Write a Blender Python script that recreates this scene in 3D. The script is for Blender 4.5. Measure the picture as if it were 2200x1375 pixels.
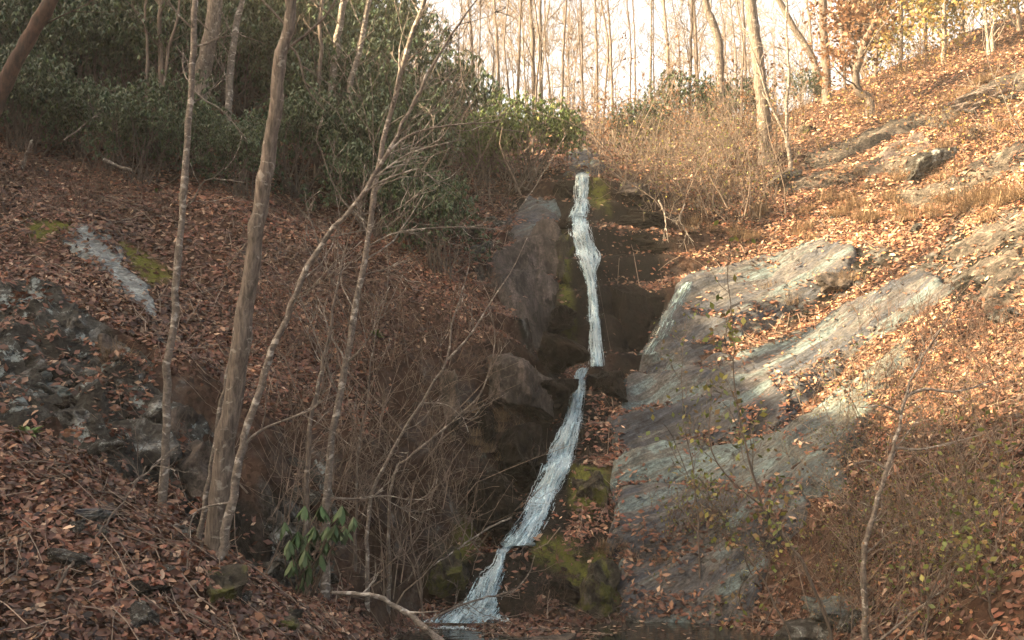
import bpy, math, random
import numpy as np
from mathutils import Vector, Matrix

for o in list(bpy.data.objects): bpy.data.objects.remove(o)
SC = bpy.context.scene
COL = SC.collection
R = math.radians

# ------------------------------------------------------------------ camera
PITCH = R(8.0)
CAMZ = 2.0
FPX = 2113.0                       # focal length in pixels of the 2200 px wide photograph
cam_d = bpy.data.cameras.new('camera')
cam_d.sensor_width = 36.0
cam_d.lens = 36.0 * FPX / 2200.0
cam_d.clip_start = 0.1
cam_d.clip_end = 3000.0
cam = bpy.data.objects.new('camera', cam_d)
COL.objects.link(cam)
cam.location = (0, 0, CAMZ)
cam.rotation_euler = (math.pi/2 + PITCH, 0, 0)
SC.camera = cam
# ------------------------------------------------------------------ sky, sun, exposure
SUN_EL = R(30.0)
SUN_AZ = (-0.98, -0.20)            # horizontal direction towards the sun (from the left)
world = bpy.data.worlds.new('World')
SC.world = world
world.use_nodes = True
wn = world.node_tree
bg = wn.nodes['Background']
sky = wn.nodes.new('ShaderNodeTexSky')
sky.sky_type = 'NISHITA'
sky.sun_disc = False
sky.sun_elevation = SUN_EL
sky.sun_rotation = math.atan2(SUN_AZ[0], SUN_AZ[1])
sky.air_density = 1.0
sky.dust_density = 7.0
sky.ozone_density = 0.3
tint = wn.nodes.new('ShaderNodeMixRGB')
tint.blend_type = 'MULTIPLY'
tint.inputs[0].default_value = 1.0
tint.inputs[2].default_value = (1.0, 0.865, 0.67, 1)     # white balance set for the shade
wn.links.new(sky.outputs[0], tint.inputs[1])
wn.links.new(tint.outputs[0], bg.inputs[0])
bg.inputs[1].default_value = 0.105
sun_d = bpy.data.lights.new('sun', 'SUN')
sun_d.energy = 5.0
sun_d.angle = R(0.5)
sun_d.color = (1.0, 0.74, 0.42)
sun = bpy.data.objects.new('sun', sun_d)
COL.objects.link(sun)
sdir = Vector((SUN_AZ[0]*math.cos(SUN_EL), SUN_AZ[1]*math.cos(SUN_EL), math.sin(SUN_EL))).normalized()
sun.rotation_euler = sdir.to_track_quat('Z', 'Y').to_euler()
sun.location = sdir * 60
vs = SC.view_settings
vs.view_transform = 'Standard'
vs.look = 'None'
vs.gamma = 1.0
vs.use_curve_mapping = False
vs.exposure = 3.15
SC.cycles.max_bounces = 4
SC.cycles.diffuse_bounces = 2
SC.cycles.adaptive_threshold = 0.02
SC.cycles.transparent_max_bounces = 8

# ------------------------------------------------------------------ helpers
CP, SP = math.cos(PITCH), math.sin(PITCH)
def P(px, py, d):
    """point of the place at view depth d metres, seen at photograph pixel px, py"""
    dx = (px - 1100.0) / FPX
    dz = (687.5 - py) / FPX
    return np.array((d*dx, d*(CP - dz*SP), CAMZ + d*(SP + dz*CP)))

def _h(ix, iy, iz, s):
    n = (ix.astype(np.int64)*374761393 + iy.astype(np.int64)*668265263 + iz.astype(np.int64)*2147483647 + s*974634777) & 0xffffffff
    n = ((n ^ (n >> 13)) * 1274126177) & 0xffffffff
    n = (n ^ (n >> 16)) & 0xffff
    return n / 32767.5 - 1.0
def vnoise(p, s=0):
    f = np.floor(p); t = p - f; t = t*t*(3-2*t)
    i = f.astype(np.int64)
    x, y, z = i[..., 0], i[..., 1], i[..., 2]
    tx, ty, tz = t[..., 0], t[..., 1], t[..., 2]
    def L(a, b, k): return a + (b-a)*k
    def c(dx, dy, dz): return _h(x+dx, y+dy, z+dz, s)
    return L(L(L(c(0,0,0), c(1,0,0), tx), L(c(0,1,0), c(1,1,0), tx), ty),
             L(L(c(0,0,1), c(1,0,1), tx), L(c(0,1,1), c(1,1,1), tx), ty), tz)
def fbm(p, oct=4, s=0, gain=0.5):
    a, tot, q = 1.0, 0.0, np.array(p, float)
    for k in range(oct):
        tot = tot + a*vnoise(q, s+k*17)
        q = q*2.03 + 11.3
        a *= gain
    return tot
def p3(x, y, z=0.0): return np.stack(np.broadcast_arrays(x, y, z), -1).astype(float)
def sstep(a, b, x):
    t = np.clip((x-a)/(b-a), 0, 1)
    return t*t*(3-2*t)

class Geo:
    def __init__(s): s.v, s.f3, s.f4, s.c, s.n = [], [], [], [], 0
    def add(s, v, f, col=None):
        v = np.asarray(v, float).reshape(-1, 3); f = np.asarray(f, np.int64)
        (s.f3 if f.shape[1] == 3 else s.f4).append(f + s.n)
        s.v.append(v); s.n += len(v)
        if col is None: col = (1, 1, 1)
        s.c.append(np.broadcast_to(np.asarray(col, float), (len(v), 3)))
    def tube(s, pts, rad, sides=6, col=None, cap=True):
        pts = np.asarray(pts, float); n = len(pts)
        rad = np.broadcast_to(np.asarray(rad, float), (n,))
        t = np.gradient(pts, axis=0)
        t /= np.linalg.norm(t, axis=1)[:, None] + 1e-9
        ref = np.array((0.31, 0.95, 0.05)) if abs(t[0][1]) < 0.9 else np.array((1.0, 0, 0.1))
        u = np.cross(t, ref); u /= np.linalg.norm(u, axis=1)[:, None] + 1e-9
        w = np.cross(t, u)
        a = np.arange(sides)*2*math.pi/sides
        v = pts[:, None] + rad[:, None, None]*(np.cos(a)[None, :, None]*u[:, None] + np.sin(a)[None, :, None]*w[:, None])
        i = np.arange(n-1)[:, None]*sides; j = np.arange(sides)[None]
        k = (np.arange(sides)+1) % sides
        f = np.stack((i+j, i+k[None], i+sides+k[None], i+sides+j), -1).reshape(-1, 4)
        s.add(v.reshape(-1, 3), f, col)
        return v
    def mesh(s, name, smooth=True, color=False):
        me = bpy.data.meshes.new(name)
        V = np.concatenate(s.v) if s.v else np.zeros((0, 3))
        f3 = np.concatenate(s.f3) if s.f3 else np.zeros((0, 3), np.int64)
        f4 = np.concatenate(s.f4) if s.f4 else np.zeros((0, 4), np.int64)
        nl = f3.size + f4.size
        me.vertices.add(len(V)); me.vertices.foreach_set('co', V.astype(np.float32).ravel())
        me.loops.add(nl); me.loops.foreach_set('vertex_index', np.concatenate((f3.ravel(), f4.ravel())).astype(np.int32))
        npoly = len(f3)+len(f4)
        me.polygons.add(npoly)
        st = np.concatenate((np.arange(len(f3))*3, len(f3)*3 + np.arange(len(f4))*4)).astype(np.int32)
        me.polygons.foreach_set('loop_start', st)
        if smooth: me.polygons.foreach_set('use_smooth', np.ones(npoly, bool))
        if color:
            at = me.color_attributes.new('tone', 'FLOAT_COLOR', 'POINT')
            C = np.concatenate(s.c); C = np.concatenate((C, np.ones((len(C), 1))), 1)
            at.data.foreach_set('color', C.astype(np.float32).ravel())
        me.update(calc_edges=True)
        me.validate()
        return me
def obj(name, me, mat=None, parent=None, label=None, cat=None, group=None, kind=None):
    if isinstance(me, Geo): me = me.mesh(name)
    o = bpy.data.objects.new(name, me)
    COL.objects.link(o)
    if mat is not None and me is not None and not me.materials: me.materials.append(mat)
    if parent is not None: o.parent = parent
    return tag(o, label, cat, group, kind)
def tag(o, label=None, cat=None, group=None, kind=None):
    if label: o['label'] = label
    if cat: o['category'] = cat
    if group: o['group'] = group
    if kind: o['kind'] = kind
    return o
def thing(name, label, cat, loc=(0, 0, 0), group=None, rotz=0.0, scale=1.0):
    o = bpy.data.objects.new(name, None)
    COL.objects.link(o)
    o.empty_display_size = 0.2
    o.location = loc; o.rotation_euler = (0, 0, rotz); o.scale = (scale,)*3
    return tag(o, label, cat, group)
def smooth_path(pts, n):
    pts = np.asarray(pts, float)
    if len(pts) == 2:
        return pts[0] + (pts[1]-pts[0])*np.linspace(0, 1, n)[:, None]
    d = np.concatenate(([0], np.cumsum(np.linalg.norm(np.diff(pts[:, :3], axis=0), axis=1))))
    t = np.linspace(0, d[-1], n)
    ext = np.vstack((2*pts[0]-pts[1], pts, 2*pts[-1]-pts[-2]))
    out = []
    for q in t:
        i = min(max(np.searchsorted(d, q, 'right')-1, 0), len(pts)-2)
        k = (q-d[i])/max(d[i+1]-d[i], 1e-9)
        a, b, c, e = ext[i], ext[i+1], ext[i+2], ext[i+3]
        out.append(0.5*((2*b)+(-a+c)*k+(2*a-5*b+4*c-e)*k*k+(-a+3*b-3*c+e)*k**3))
    return np.array(out)

# ------------------------------------------------------------------ materials
def newmat(name):
    m = bpy.data.materials.new(name); m.use_nodes = True
    nt = m.node_tree
    return m, nt, nt.nodes['Principled BSDF']
def N(nt, typ, **kw):
    n = nt.nodes.new(typ)
    for k, v in kw.items():
        if k.startswith('i_'): n.inputs[k[2:].replace('_', ' ')].default_value = v
        else: setattr(n, k, v)
    return n
def noise(nt, co, scale, detail=6, rough=0.6, dist=0.0, vscale=None):
    if vscale:
        mp = N(nt, 'ShaderNodeMapping'); mp.inputs['Scale'].default_value = vscale
        nt.links.new(co, mp.inputs[0]); co = mp.outputs[0]
    n = N(nt, 'ShaderNodeTexNoise'); nt.links.new(co, n.inputs['Vector'])
    n.inputs['Scale'].default_value = scale; n.inputs['Detail'].default_value = detail
    n.inputs['Roughness'].default_value = rough; n.inputs['Distortion'].default_value = dist
    return n.outputs[0]
def ramp(nt, fac, stops, interp='LINEAR'):
    r = N(nt, 'ShaderNodeValToRGB'); r.color_ramp.interpolation = interp
    e = r.color_ramp.elements
    while len(e) < len(stops): e.new(0.5)
    for k, (p, c) in enumerate(stops):
        e[k].position = p
        e[k].color = (c, c, c, 1) if np.isscalar(c) else (*c, 1)
    nt.links.new(fac, r.inputs[0])
    return r.outputs[0]
def mix(nt, fac, a, b, mode='MIX'):
    m = N(nt, 'ShaderNodeMixRGB', blend_type=mode)
    for k, v in ((0, fac), (1, a), (2, b)):
        if isinstance(v, (int, float)): m.inputs[k].default_value = v if k == 0 else (v, v, v, 1)
        elif isinstance(v, tuple): m.inputs[k].default_value = (*v, 1)
        else: nt.links.new(v, m.inputs[k])
    return m.outputs[0]
def math_(nt, op, a, b=0.0, clamp=False):
    m = N(nt, 'ShaderNodeMath', operation=op); m.use_clamp = clamp
    for k, v in ((0, a), (1, b)):
        if isinstance(v, (int, float)): m.inputs[k].default_value = v
        else: nt.links.new(v, m.inputs[k])
    return m.outputs[0]
def bump(nt, bsdf, h, strength=0.5, dist=0.05):
    b = N(nt, 'ShaderNodeBump'); b.inputs['Strength'].default_value = strength; b.inputs['Distance'].default_value = dist
    nt.links.new(h, b.inputs['Height']); nt.links.new(b.outputs[0], bsdf.inputs['Normal'])
def coord(nt, which='Object'): return N(nt, 'ShaderNodeTexCoord').outputs[which]
def attr(nt, name, out='Fac'):
    a = N(nt, 'ShaderNodeAttribute'); a.attribute_name = name
    return a.outputs[out]

def unit(v): return v/(np.linalg.norm(v)+1e-9)
def mat_rock(name, c_dark, c_mid, c_light, lichen=(0.33, 0.38, 0.36), lich=0.62, rough=0.75, streak=(1, 1, 1), black=0.36, moss=None, scale=1.0, hues=None, dip=None, bumpd=0.14, spec=0.35):
    m, nt, b = newmat(name)
    co = coord(nt)
    if dip is not None:                       # texture axes turned along the dip of the bedrock
        a0 = unit(np.array(dip, float)); a1 = unit(np.cross((0, 0, 1), a0)); a2 = np.cross(a0, a1)
        cx = N(nt, 'ShaderNodeCombineXYZ')
        for q, ax in enumerate((a0, a1, a2)):
            dt = N(nt, 'ShaderNodeVectorMath', operation='DOT_PRODUCT'); dt.inputs[1].default_value = tuple(ax)
            nt.links.new(co, dt.inputs[0]); nt.links.new(dt.outputs['Value'], cx.inputs[q])
        co = cx.outputs[0]
    n1 = noise(nt, co, 1.7*scale, 8, 0.68, 0.3, streak)
    n2 = noise(nt, co, 6.0*scale, 8, 0.75, 0.2, streak)
    n6 = noise(nt, co, 26.0*scale, 6, 0.75)
    base = ramp(nt, n1, [(0.36, c_dark), (0.5, c_mid), (0.64, c_light)])
    if hues:
        nh = noise(nt, co, 0.7*scale, 6, 0.62, 0.5, (0.4, 3.2, 3.2))
        base = mix(nt, 0.8, base, ramp(nt, nh, [(0.38, hues[0]), (0.45, hues[1]), (0.53, hues[2]), (0.60, hues[3])]))
    base = mix(nt, 0.8, base, ramp(nt, n2, [(0.37, 0.25), (0.5, 0.9), (0.63, 1.75)]), 'MULTIPLY')
    base = mix(nt, 0.7, base, ramp(nt, n6, [(0.36, 0.4), (0.64, 1.6)]), 'MULTIPLY')
    n3 = noise(nt, co, 2.6*scale, 9, 0.75, 0.6, tuple(0.5+0.5*q for q in streak))
    lf = ramp(nt, n3, [(lich, 0.0), (lich+0.04, 0.9)])
    base = mix(nt, lf, base, mix(nt, 0.6, lichen, ramp(nt, n6, [(0.3, 0.4), (0.7, 1.3)]), 'MULTIPLY'))
    n4 = noise(nt, co, 3.4*scale, 8, 0.75, 0.5)
    bf = ramp(nt, n4, [(black-0.03, 0.92), (black+0.03, 0.0)])
    base = mix(nt, bf, base, (0.012, 0.011, 0.009))
    if moss:
        n5 = noise(nt, co, 2.1*scale, 8, 0.7, 0.4)
        mf = ramp(nt, n5, [(moss, 0.0), (moss+0.06, 0.9)])
        base = mix(nt, mf, base, mix(nt, n6, (0.016, 0.02, 0.005), (0.13, 0.14, 0.026)))
    base = mix(nt, 1.0, base, ((0.62, 0.62, 0.64) if hues else (0.80, 0.80, 0.81)), 'MULTIPLY')
    nt.links.new(base, b.inputs['Base Color'])
    b.inputs['Roughness'].default_value = rough
    b.inputs['Specular IOR Level'].default_value = spec
    hh = math_(nt, 'ADD', n1, math_(nt, 'MULTIPLY', n2, 0.5))
    hh = math_(nt, 'ADD', hh, math_(nt, 'MULTIPLY', n6, 0.2))
    bump(nt, b, hh, 1.0, bumpd)
    return m
def mat_bark(name, c1, c2, spot=None, vs_=(1, 1, 0.25), rough=0.85, sc=22.0, spot_at=0.6):
    m, nt, b = newmat(name)
    co = coord(nt)
    n1 = noise(nt, co, sc, 6, 0.7, 0.2, vs_)
    n2 = noise(nt, co, 2.2, 4, 0.6)
    c = ramp(nt, n1, [(0.38, c1), (0.62, c2)])
    c = mix(nt, 0.6, c, ramp(nt, n2, [(0.3, 0.45), (0.7, 1.0)]), 'MULTIPLY')
    if spot:
        n3 = noise(nt, co, 9.0, 5, 0.6, 0.5, (1, 1, 1.6))
        c = mix(nt, ramp(nt, n3, [(spot_at, 0.0), (spot_at+0.06, 0.8)]), c, spot)
    nt.links.new(c, b.inputs['Base Color'])
    b.inputs['Roughness'].default_value = rough
    bump(nt, b, n1, 1.0, 0.03)
    return m
def mat_tone(name, rough=0.6, var=0.35, trans=0.0, spec=0.4, sc=30.0):
    """colour of each leaf or blade comes from its own tone attribute"""
    m, nt, b = newmat(name)
    c = attr(nt, 'tone', 'Color')
    n1 = noise(nt, coord(nt), sc, 3, 0.6)
    c = mix(nt, var, c, ramp(nt, n1, [(0.3, 0.45), (0.7, 1.5)]), 'MULTIPLY')
    nt.links.new(c, b.inputs['Base Color'])
    b.inputs['Roughness'].default_value = rough
    b.inputs['Specular IOR Level'].default_value = spec
    if trans > 0:
        t = N(nt, 'ShaderNodeBsdfTranslucent'); nt.links.new(c, t.inputs[0])
        mx = N(nt, 'ShaderNodeMixShader'); mx.inputs[0].default_value = trans
        nt.links.new(b.outputs[0], mx.inputs[1]); nt.links.new(t.outputs[0], mx.inputs[2])
        nt.links.new(mx.outputs[0], nt.nodes['Material Output'].inputs[0])
    return m

# ------------------------------------------------------------------ terrain: control points of the hillside
CTL = [  # photograph x, y and distance in metres
 # pool and stream bed
 (1050,1375,11.0),(1050,1345,11.7),(1300,1375,11.0),(1000,1330,12.0),(1070,1200,12.8),(1110,1172,13.1),(1180,1000,14.3),(1240,810,15.9),
 (1300,790,16.6),(1350,790,16.6),(1245,460,18.3),(1250,440,18.8),(1250,382,19.5),(1250,372,20.2),(1250,345,22.5),(1250,325,27),(1240,300,36),
 # leaf mound at lower left
 (0,1375,6.4),(250,1375,6.7),(0,1150,7.4),(150,1150,7.6),(0,950,8.7),(110,975,8.7),(300,1110,8.4),(460,1205,8.3),(600,1285,8.8),(750,1345,9.8),(480,1375,7.4),(700,1375,8.8),
 # gully behind the mound and the left cliff
 (180,960,9.7),(330,1060,9.7),(430,1170,9.8),(600,1240,10.3),(720,1290,10.8),
 (30,930,9.9),(100,870,10.3),(100,720,11.0),(300,950,10.3),(300,800,11.0),(0,655,11.4),(200,695,11.5),(400,1000,10.4),(420,850,11.2),(560,1080,10.8),(560,900,11.7),(700,1150,11.3),
 # leaf slope above the cliff
 (100,600,12.4),(0,560,12.6),(200,500,13.9),(100,410,15.2),(0,370,15.6),(400,420,16.2),(550,460,16.0),(400,600,13.6),(380,760,12.0),(700,560,15.0),(600,700,13.3),(700,850,12.6),
 (600,1000,11.4),(800,1000,12.2),(900,600,15.8),(900,750,14.2),(1000,650,15.8),(1000,500,17.6),(1050,430,19.3),(900,450,18.3),(1130,430,19.0),(700,450,17.6),
 (1130,520,17.7),(1150,700,16.2),(1080,760,15.2),(1000,900,13.9),(950,1050,13.1),(1050,1000,13.7),(1120,900,14.6),(900,1180,12.2),(960,1250,12.2),(900,1310,11.7),(800,1280,11.2),(1020,1100,13.2),
 (1170,1150,13.2),(1230,1050,13.9),(1280,900,14.9),
 # under the thicket at upper left
 (0,250,18.5),(200,270,18.8),(200,120,23),(200,0,27),(600,300,19.5),(600,180,23.5),(600,30,30),(800,300,21.5),(800,180,27),(1000,330,23),(1000,260,30),(900,200,30),(1130,350,22.5),
 # right of the stream
 (1440,770,16.2),(1340,990,14.2),(1330,1100,13.4),(1300,1200,12.7),(1330,1300,12.2),(1500,1345,11.9),(1450,1200,12.6),(1700,1345,10.9),(1850,1375,9.4),(2050,1375,8.4),(2200,1375,7.8),
 (2200,1150,8.7),(2000,1150,10.0),(1800,1120,11.4),(1600,1150,12.4),(2200,920,10.2),(2000,900,12.0),(1850,950,12.6),(1700,900,14.1),(1500,900,14.9),(1500,1030,13.8),(1600,760,15.9),(1750,720,16.0),(1600,610,17.6),(1450,640,17.2),
 (1900,720,14.9),(2200,720,12.6),(2000,560,16.2),(2200,520,14.5),(1800,560,17.2),(1700,510,18.6),(1520,530,18.6),(1350,440,18.9),(1300,380,20.0),(1450,420,19.7),(1600,410,20.2),(1800,450,18.9),(2000,410,18.2),(2200,360,17.0),
 (1900,330,20.4),(1750,360,20.8),(2000,260,21.6),(2200,210,20.5),(1640,335,21.5),(1550,340,22.5),(1450,330,24),(1350,330,26),(1700,255,26),(1820,200,27),(2000,150,27),(2200,85,26.5),(1620,300,26),(1500,300,32),
 (1700,240,32),(1800,185,33),(2000,120,33),(2200,40,33),
]
WCTL = [  # world x, y, z beyond the frame
 (-5,4,0.2),(0,4,-0.3),(0,7,-0.3),(-3,2,0.4),(0,-3,0.4),(0,0,0.2),(4,3,0.3),(5,5,0.4),(9,6,2.0),(12,8,3.8),(-8,5,1.6),(-12,7,4.5),(1,9.5,-0.2),(-1.2,9.5,-0.15),(2.5,9.8,-0.1),
 (-10,11,5.2),(-13,15,10.5),(-15,20,13.2),(-20,2,17.5),(-20,5,17.4),(-20,10,16.7),(-20,13,19.0),(-20,16,19.9),(-20,20,20.0),(-20,26,19.6),(-18,32,19.0),(-20,0,14.0),(-30,10,17.5),(-35,20,18.0),(-28,32,20.0),(-12,38,19.0),(-20,45,21.0),(-60,20,20),(-60,60,24),  # left ridge, out of view: crest heights shaped to block the low sun
 (15,12,7.0),(16,18,11.5),(18,24,14.5),(20,30,16.5),(24,10,9.5),(30,20,16.0),(16,38,14.5),(25,45,18),(60,20,22),(60,60,26),(10,40,14.6),(5,45,16.0),(0,52,19.2),(-6,45,17.0),(0,80,30),(25,80,30),(-25,75,29),(45,95,36),(-40,100,36),(0,110,41),(14,56,20.0),
 (12,-5,3.0),(-14,-5,8.0),(0,-15,1.0),(40,-10,10),(-40,-10,14),
]
pts = np.array([P(*c) for c in CTL] + [np.array(c, float) for c in WCTL])
def _k(r2): return 0.5*r2*np.log(r2 + 1e-12)
_S = 10.0
_A = pts[:, :2]/_S; _n = len(_A)
_K = _k(((_A[:, None]-_A[None])**2).sum(-1)) + np.eye(_n)*2e-5
_Q = np.hstack((np.ones((_n, 1)), _A))
_M = np.block([[_K, _Q], [_Q.T, np.zeros((3, 3))]])
_W = np.linalg.solve(_M, np.concatenate((pts[:, 2], np.zeros(3))))
def tps(x, y):
    x = np.asarray(x, float); sh = x.shape
    q = np.stack((x.ravel(), np.asarray(y, float).ravel()), 1)/_S
    out = np.empty(len(q))
    for i in range(0, len(q), 20000):
        c = q[i:i+20000]
        r2 = (c[:, :1]-_A[None, :, 0])**2 + (c[:, 1:]-_A[None, :, 1])**2
        out[i:i+20000] = _k(r2) @ _W[:_n] + _W[_n] + c @ _W[_n+1:]
    return out.reshape(sh)
# stream chute: bed line of the falls (photograph x, y, distance, half width of bed)
BED = [(1040,1372,11.2,0.95),(1010,1338,11.9,0.55),(1030,1280,12.25,0.36),(1065,1200,12.7,0.25),(1100,1176,13.1,0.36),(1150,1090,13.65,0.34),(1200,980,14.4,0.32),(1225,890,15.1,0.28),(1243,815,15.8,0.24),
       (1275,795,16.5,0.45),(1280,700,16.85,0.24),(1272,600,17.3,0.24),(1250,500,17.9,0.26),(1240,458,18.35,0.34),(1246,440,18.8,0.3),(1250,385,19.25,0.25),(1250,372,20.1,0.4),(1250,345,22.5,0.5)]
bedp = smooth_path([np.append(P(a, b, d), w) for a, b, d, w in BED], 260)
def frame_axis(a, b, g0, g1, step):
    out = [a]; x = a
    mids = np.arange(g0, g1, step)
    left = [g0]; s = step
    while left[-1] > a: s *= 1.13; left.append(left[-1]-s)
    right = [mids[-1]]; s = step
    while right[-1] < b: s *= 1.13; right.append(right[-1]+s)
    return np.array(left[:0:-1] + list(mids) + right[1:])
XS = frame_axis(-80, 80, -9.2, 10.5, 0.055)
YS = frame_axis(-30, 150, 5.6, 24.0, 0.055)
GX, GY = np.meshgrid(XS, YS)
GZ = tps(GX, GY)
# carve the chute
sel = (GX > -2.2) & (GX < 4.5) & (GY > 10.5) & (GY < 23.5)
sx, sy = GX[sel], GY[sel]
d2 = (sx[:, None]-bedp[None, :, 0])**2 + (sy[:, None]-bedp[None, :, 1])**2
j = d2.argmin(1); dist = np.sqrt(d2[np.arange(len(j)), j])
bw = bedp[j, 3] + 0.08*fbm(p3(sx*2, sy*2, 3.0), 3, 5)
k = 1 - sstep(bw*0.9, bw*0.9+0.75, dist)
fade = sstep(10.6, 11.4, sy)*(1-sstep(21.5, 23.4, sy))
GZ[sel] = GZ[sel]*(1-k*fade) + bedp[j, 2]*k*fade
# ledges beside the upper fall, stepped like bedding
sel = (GX > -1.5) & (GX < 5.0) & (GY > 13) & (GY < 21.5)
sx, sy, sz = GX[sel], GY[sel], GZ[sel]
reg = (1-sstep(1.0, 2.6, np.abs(sx-1.6)))*sstep(13.4, 14.6, sy)*(1-sstep(20, 21.4, sy))
hh = sz + 0.25*fbm(p3(sx*0.8, sy*0.8, 9.1), 3, 8)
st = 0.62
fl = np.floor(hh/st); fr = hh/st-fl
stepz = (fl + sstep(0.55, 0.95, fr))*st
GZ[sel] = sz + reg*0.8*(stepz-hh)
GZ0 = GZ.copy()
# roughness
near = 1-sstep(26, 40, np.hypot(GX, GY))
GZ = GZ + near*(0.10*fbm(p3(GX*0.9, GY*0.9, 0.5), 4, 1) + 0.035*fbm(p3(GX*4.1, GY*4.1, 1.5), 3, 2)) + (1-near)*0.5*fbm(p3(GX*0.12, GY*0.12), 3, 3)
# craggy cliff at left
crag = sstep(-7.5, -6.0, GX)*(1-sstep(-2.9, -2.2, GX))*sstep(9.3, 9.8, GY)*(1-sstep(11.3, 12.2, GY))
rg = 1-np.abs(fbm(p3(GX*1.6, GY*2.2, 4.0), 4, 21))
GZ = GZ + crag*(0.3*(rg-0.6) + 0.22*np.round(fbm(p3(GX*1.1, GY*1.6, 2.0), 2, 31)*3)/3)
def _bil(Z, x, y):
    x = np.asarray(x, float); y = np.asarray(y, float)
    i = np.clip(np.searchsorted(XS, x)-1, 0, len(XS)-2); k = np.clip(np.searchsorted(YS, y)-1, 0, len(YS)-2)
    a = (x-XS[i])/(XS[i+1]-XS[i]); b = (y-YS[k])/(YS[k+1]-YS[k])
    return (Z[k, i]*(1-a)+Z[k, i+1]*a)*(1-b) + (Z[k+1, i]*(1-a)+Z[k+1, i+1]*a)*b
def hz(x, y): return _bil(GZ, x, y)
def hz0(x, y): return _bil(GZ0, x, y)
def slope_n(x, y, e=0.12):
    gx = (hz(x+e, y)-hz(x-e, y))/(2*e); gy = (hz(x, y+e)-hz(x, y-e))/(2*e)
    n = np.stack((-gx, -gy, np.ones_like(gx)), -1)
    return n/np.linalg.norm(n, axis=-1, keepdims=True)
def hit(px, py, dmin=6.0, dmax=60.0):
    d = np.concatenate((np.arange(dmin, 30, 0.02), np.arange(30, dmax, 0.1)))
    a = P(px, py, 1.0) - np.array((0, 0, CAMZ))
    q = a[None]*d[:, None] + np.array((0, 0, CAMZ))
    b = q[:, 2] < hz(q[:, 0], q[:, 1])
    i = int(np.argmax(b)) if b.any() else len(d)-1
    return q[i], d[i]
def ground(px, d):
    """point of the ground under image column px at depth d"""
    x = d*(px-1100)/FPX; y = d*CP
    for _ in range(8):
        z = float(hz(x, y)); y = (d - (z-CAMZ)*SP)/CP
    return np.array((x, y, float(hz(x, y))))
def poly_sd(x, y, poly):
    """signed distance (positive inside) to a world xy polygon"""
    poly = np.asarray(poly, float); n = len(poly)
    best = np.full(np.shape(x), 1e9); ins = np.zeros(np.shape(x), bool)
    for i in range(n):
        a, b = poly[i], poly[(i+1) % n]
        ex, ey = b-a; L = ex*ex+ey*ey+1e-12
        t = np.clip(((x-a[0])*ex+(y-a[1])*ey)/L, 0, 1)
        best = np.minimum(best, (x-a[0]-t*ex)**2+(y-a[1]-t*ey)**2)
        c = ((a[1] > y) != (b[1] > y)) & (x < (b[0]-a[0])*(y-a[1])/(b[1]-a[1]+1e-12)+a[0])
        ins ^= c
    return np.where(ins, 1, -1)*np.sqrt(best)
def wpoly(pp): return np.array([hit(*q)[0][:2] for q in pp])
def region(x, y, polys, soft=0.15, wob=0.18, seed=0):
    w = wob*fbm(p3(x*1.7, y*1.7, 0.3), 4, 70+seed)
    m = np.zeros(np.shape(x))
    for p in polys:
        m = np.maximum(m, sstep(-soft, soft, poly_sd(x, y, p)+w))
    return m
#@@TERRAIN
nxg, nyg = len(XS), len(YS)
g = Geo()
ii = np.arange(nyg-1)[:, None]*nxg; jj = np.arange(nxg-1)[None]
g.add(np.stack((GX, GY, GZ), -1).reshape(-1, 3), np.stack((ii+jj, ii+jj+1, ii+nxg+jj+1, ii+nxg+jj), -1).reshape(-1, 4))
terr = g.mesh('hillside')
#@@PART2
# ------------------------------------------------------------------ ground regions (traced on the ground, kept as world outlines)
WET_AND_SHADE = [wpoly(p) for p in (
 [(1195,385),(1300,385),(1400,440),(1450,520),(1440,600),(1425,740),(1370,785),(1210,780),(1190,620),(1185,470)],
 [(1190,800),(1345,800),(1335,900),(1290,1000),(1335,1100),(1340,1330),(1080,1335),(1060,1240),(1060,1130),(1120,1000),(1180,900)],
 [(950,1345),(950,1230),(1080,1170),(1100,1340)],
 [(985,940),(1000,870),(1060,880),(1055,930),(1010,960)],  # shadowed hollow: its shade is painted through this dark mask
 [(340,1060),(450,1180),(640,1270),(700,1250),(560,1170),(420,1060)])]
MOSS = [wpoly(p) for p in (
 [(1195,520),(1225,540),(1235,740),(1205,740)],
 [(1230,1010),(1300,1000),(1330,1060),(1240,1120),(1220,1080)],
 [(960,1180),(1025,1150),(1030,1200),(970,1250),(920,1260)],
 [(1235,1240),(1300,1190),(1330,1290),(1300,1330),(1240,1320)],
 [(1130,1180),(1230,1150),(1240,1200),(1150,1210)],
 [(270,540),(310,560),(345,600),(320,610)],
 [(60,470),(130,470),(150,500),(80,520)],
 [(1260,400),(1310,400),(1310,450),(1270,440)])]
BARE = [wpoly(p) for p in (
 [(0,655),(200,700),(350,800),(360,1050),(250,1030),(130,950),(0,920)],
 [(1040,600),(1130,520),(1190,520),(1200,740),(1130,720)],
 [(1100,440),(1190,440),(1180,500),(1120,510)],
 [(560,1060),(660,1040),(720,1240),(600,1240)],
 [(2020,520),(2200,440),(2200,620),(2050,640),(1950,610)],
 [(1640,620),(1800,560),(1900,520),(1940,540),(1850,620),(1700,690)])]
vx, vy = GX.ravel(), GY.ravel()
sel = (np.abs(vx) < 12) & (vy > 5) & (vy < 30)
wet = np.zeros(len(vx)); moss = wet.copy(); bare = wet.copy()
wet[sel] = region(vx[sel], vy[sel], WET_AND_SHADE, 0.2, 0.2, 1)
moss[sel] = region(vx[sel], vy[sel], MOSS, 0.12, 0.15, 2)
bare[sel] = region(vx[sel], vy[sel], BARE, 0.15, 0.25, 3)
tn = slope_n(vx, vy)
steep = sstep(0.62, 0.42, tn[:, 2])
bare = np.maximum(bare, 0.3*steep*(np.hypot(vx, vy) < 30))
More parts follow.
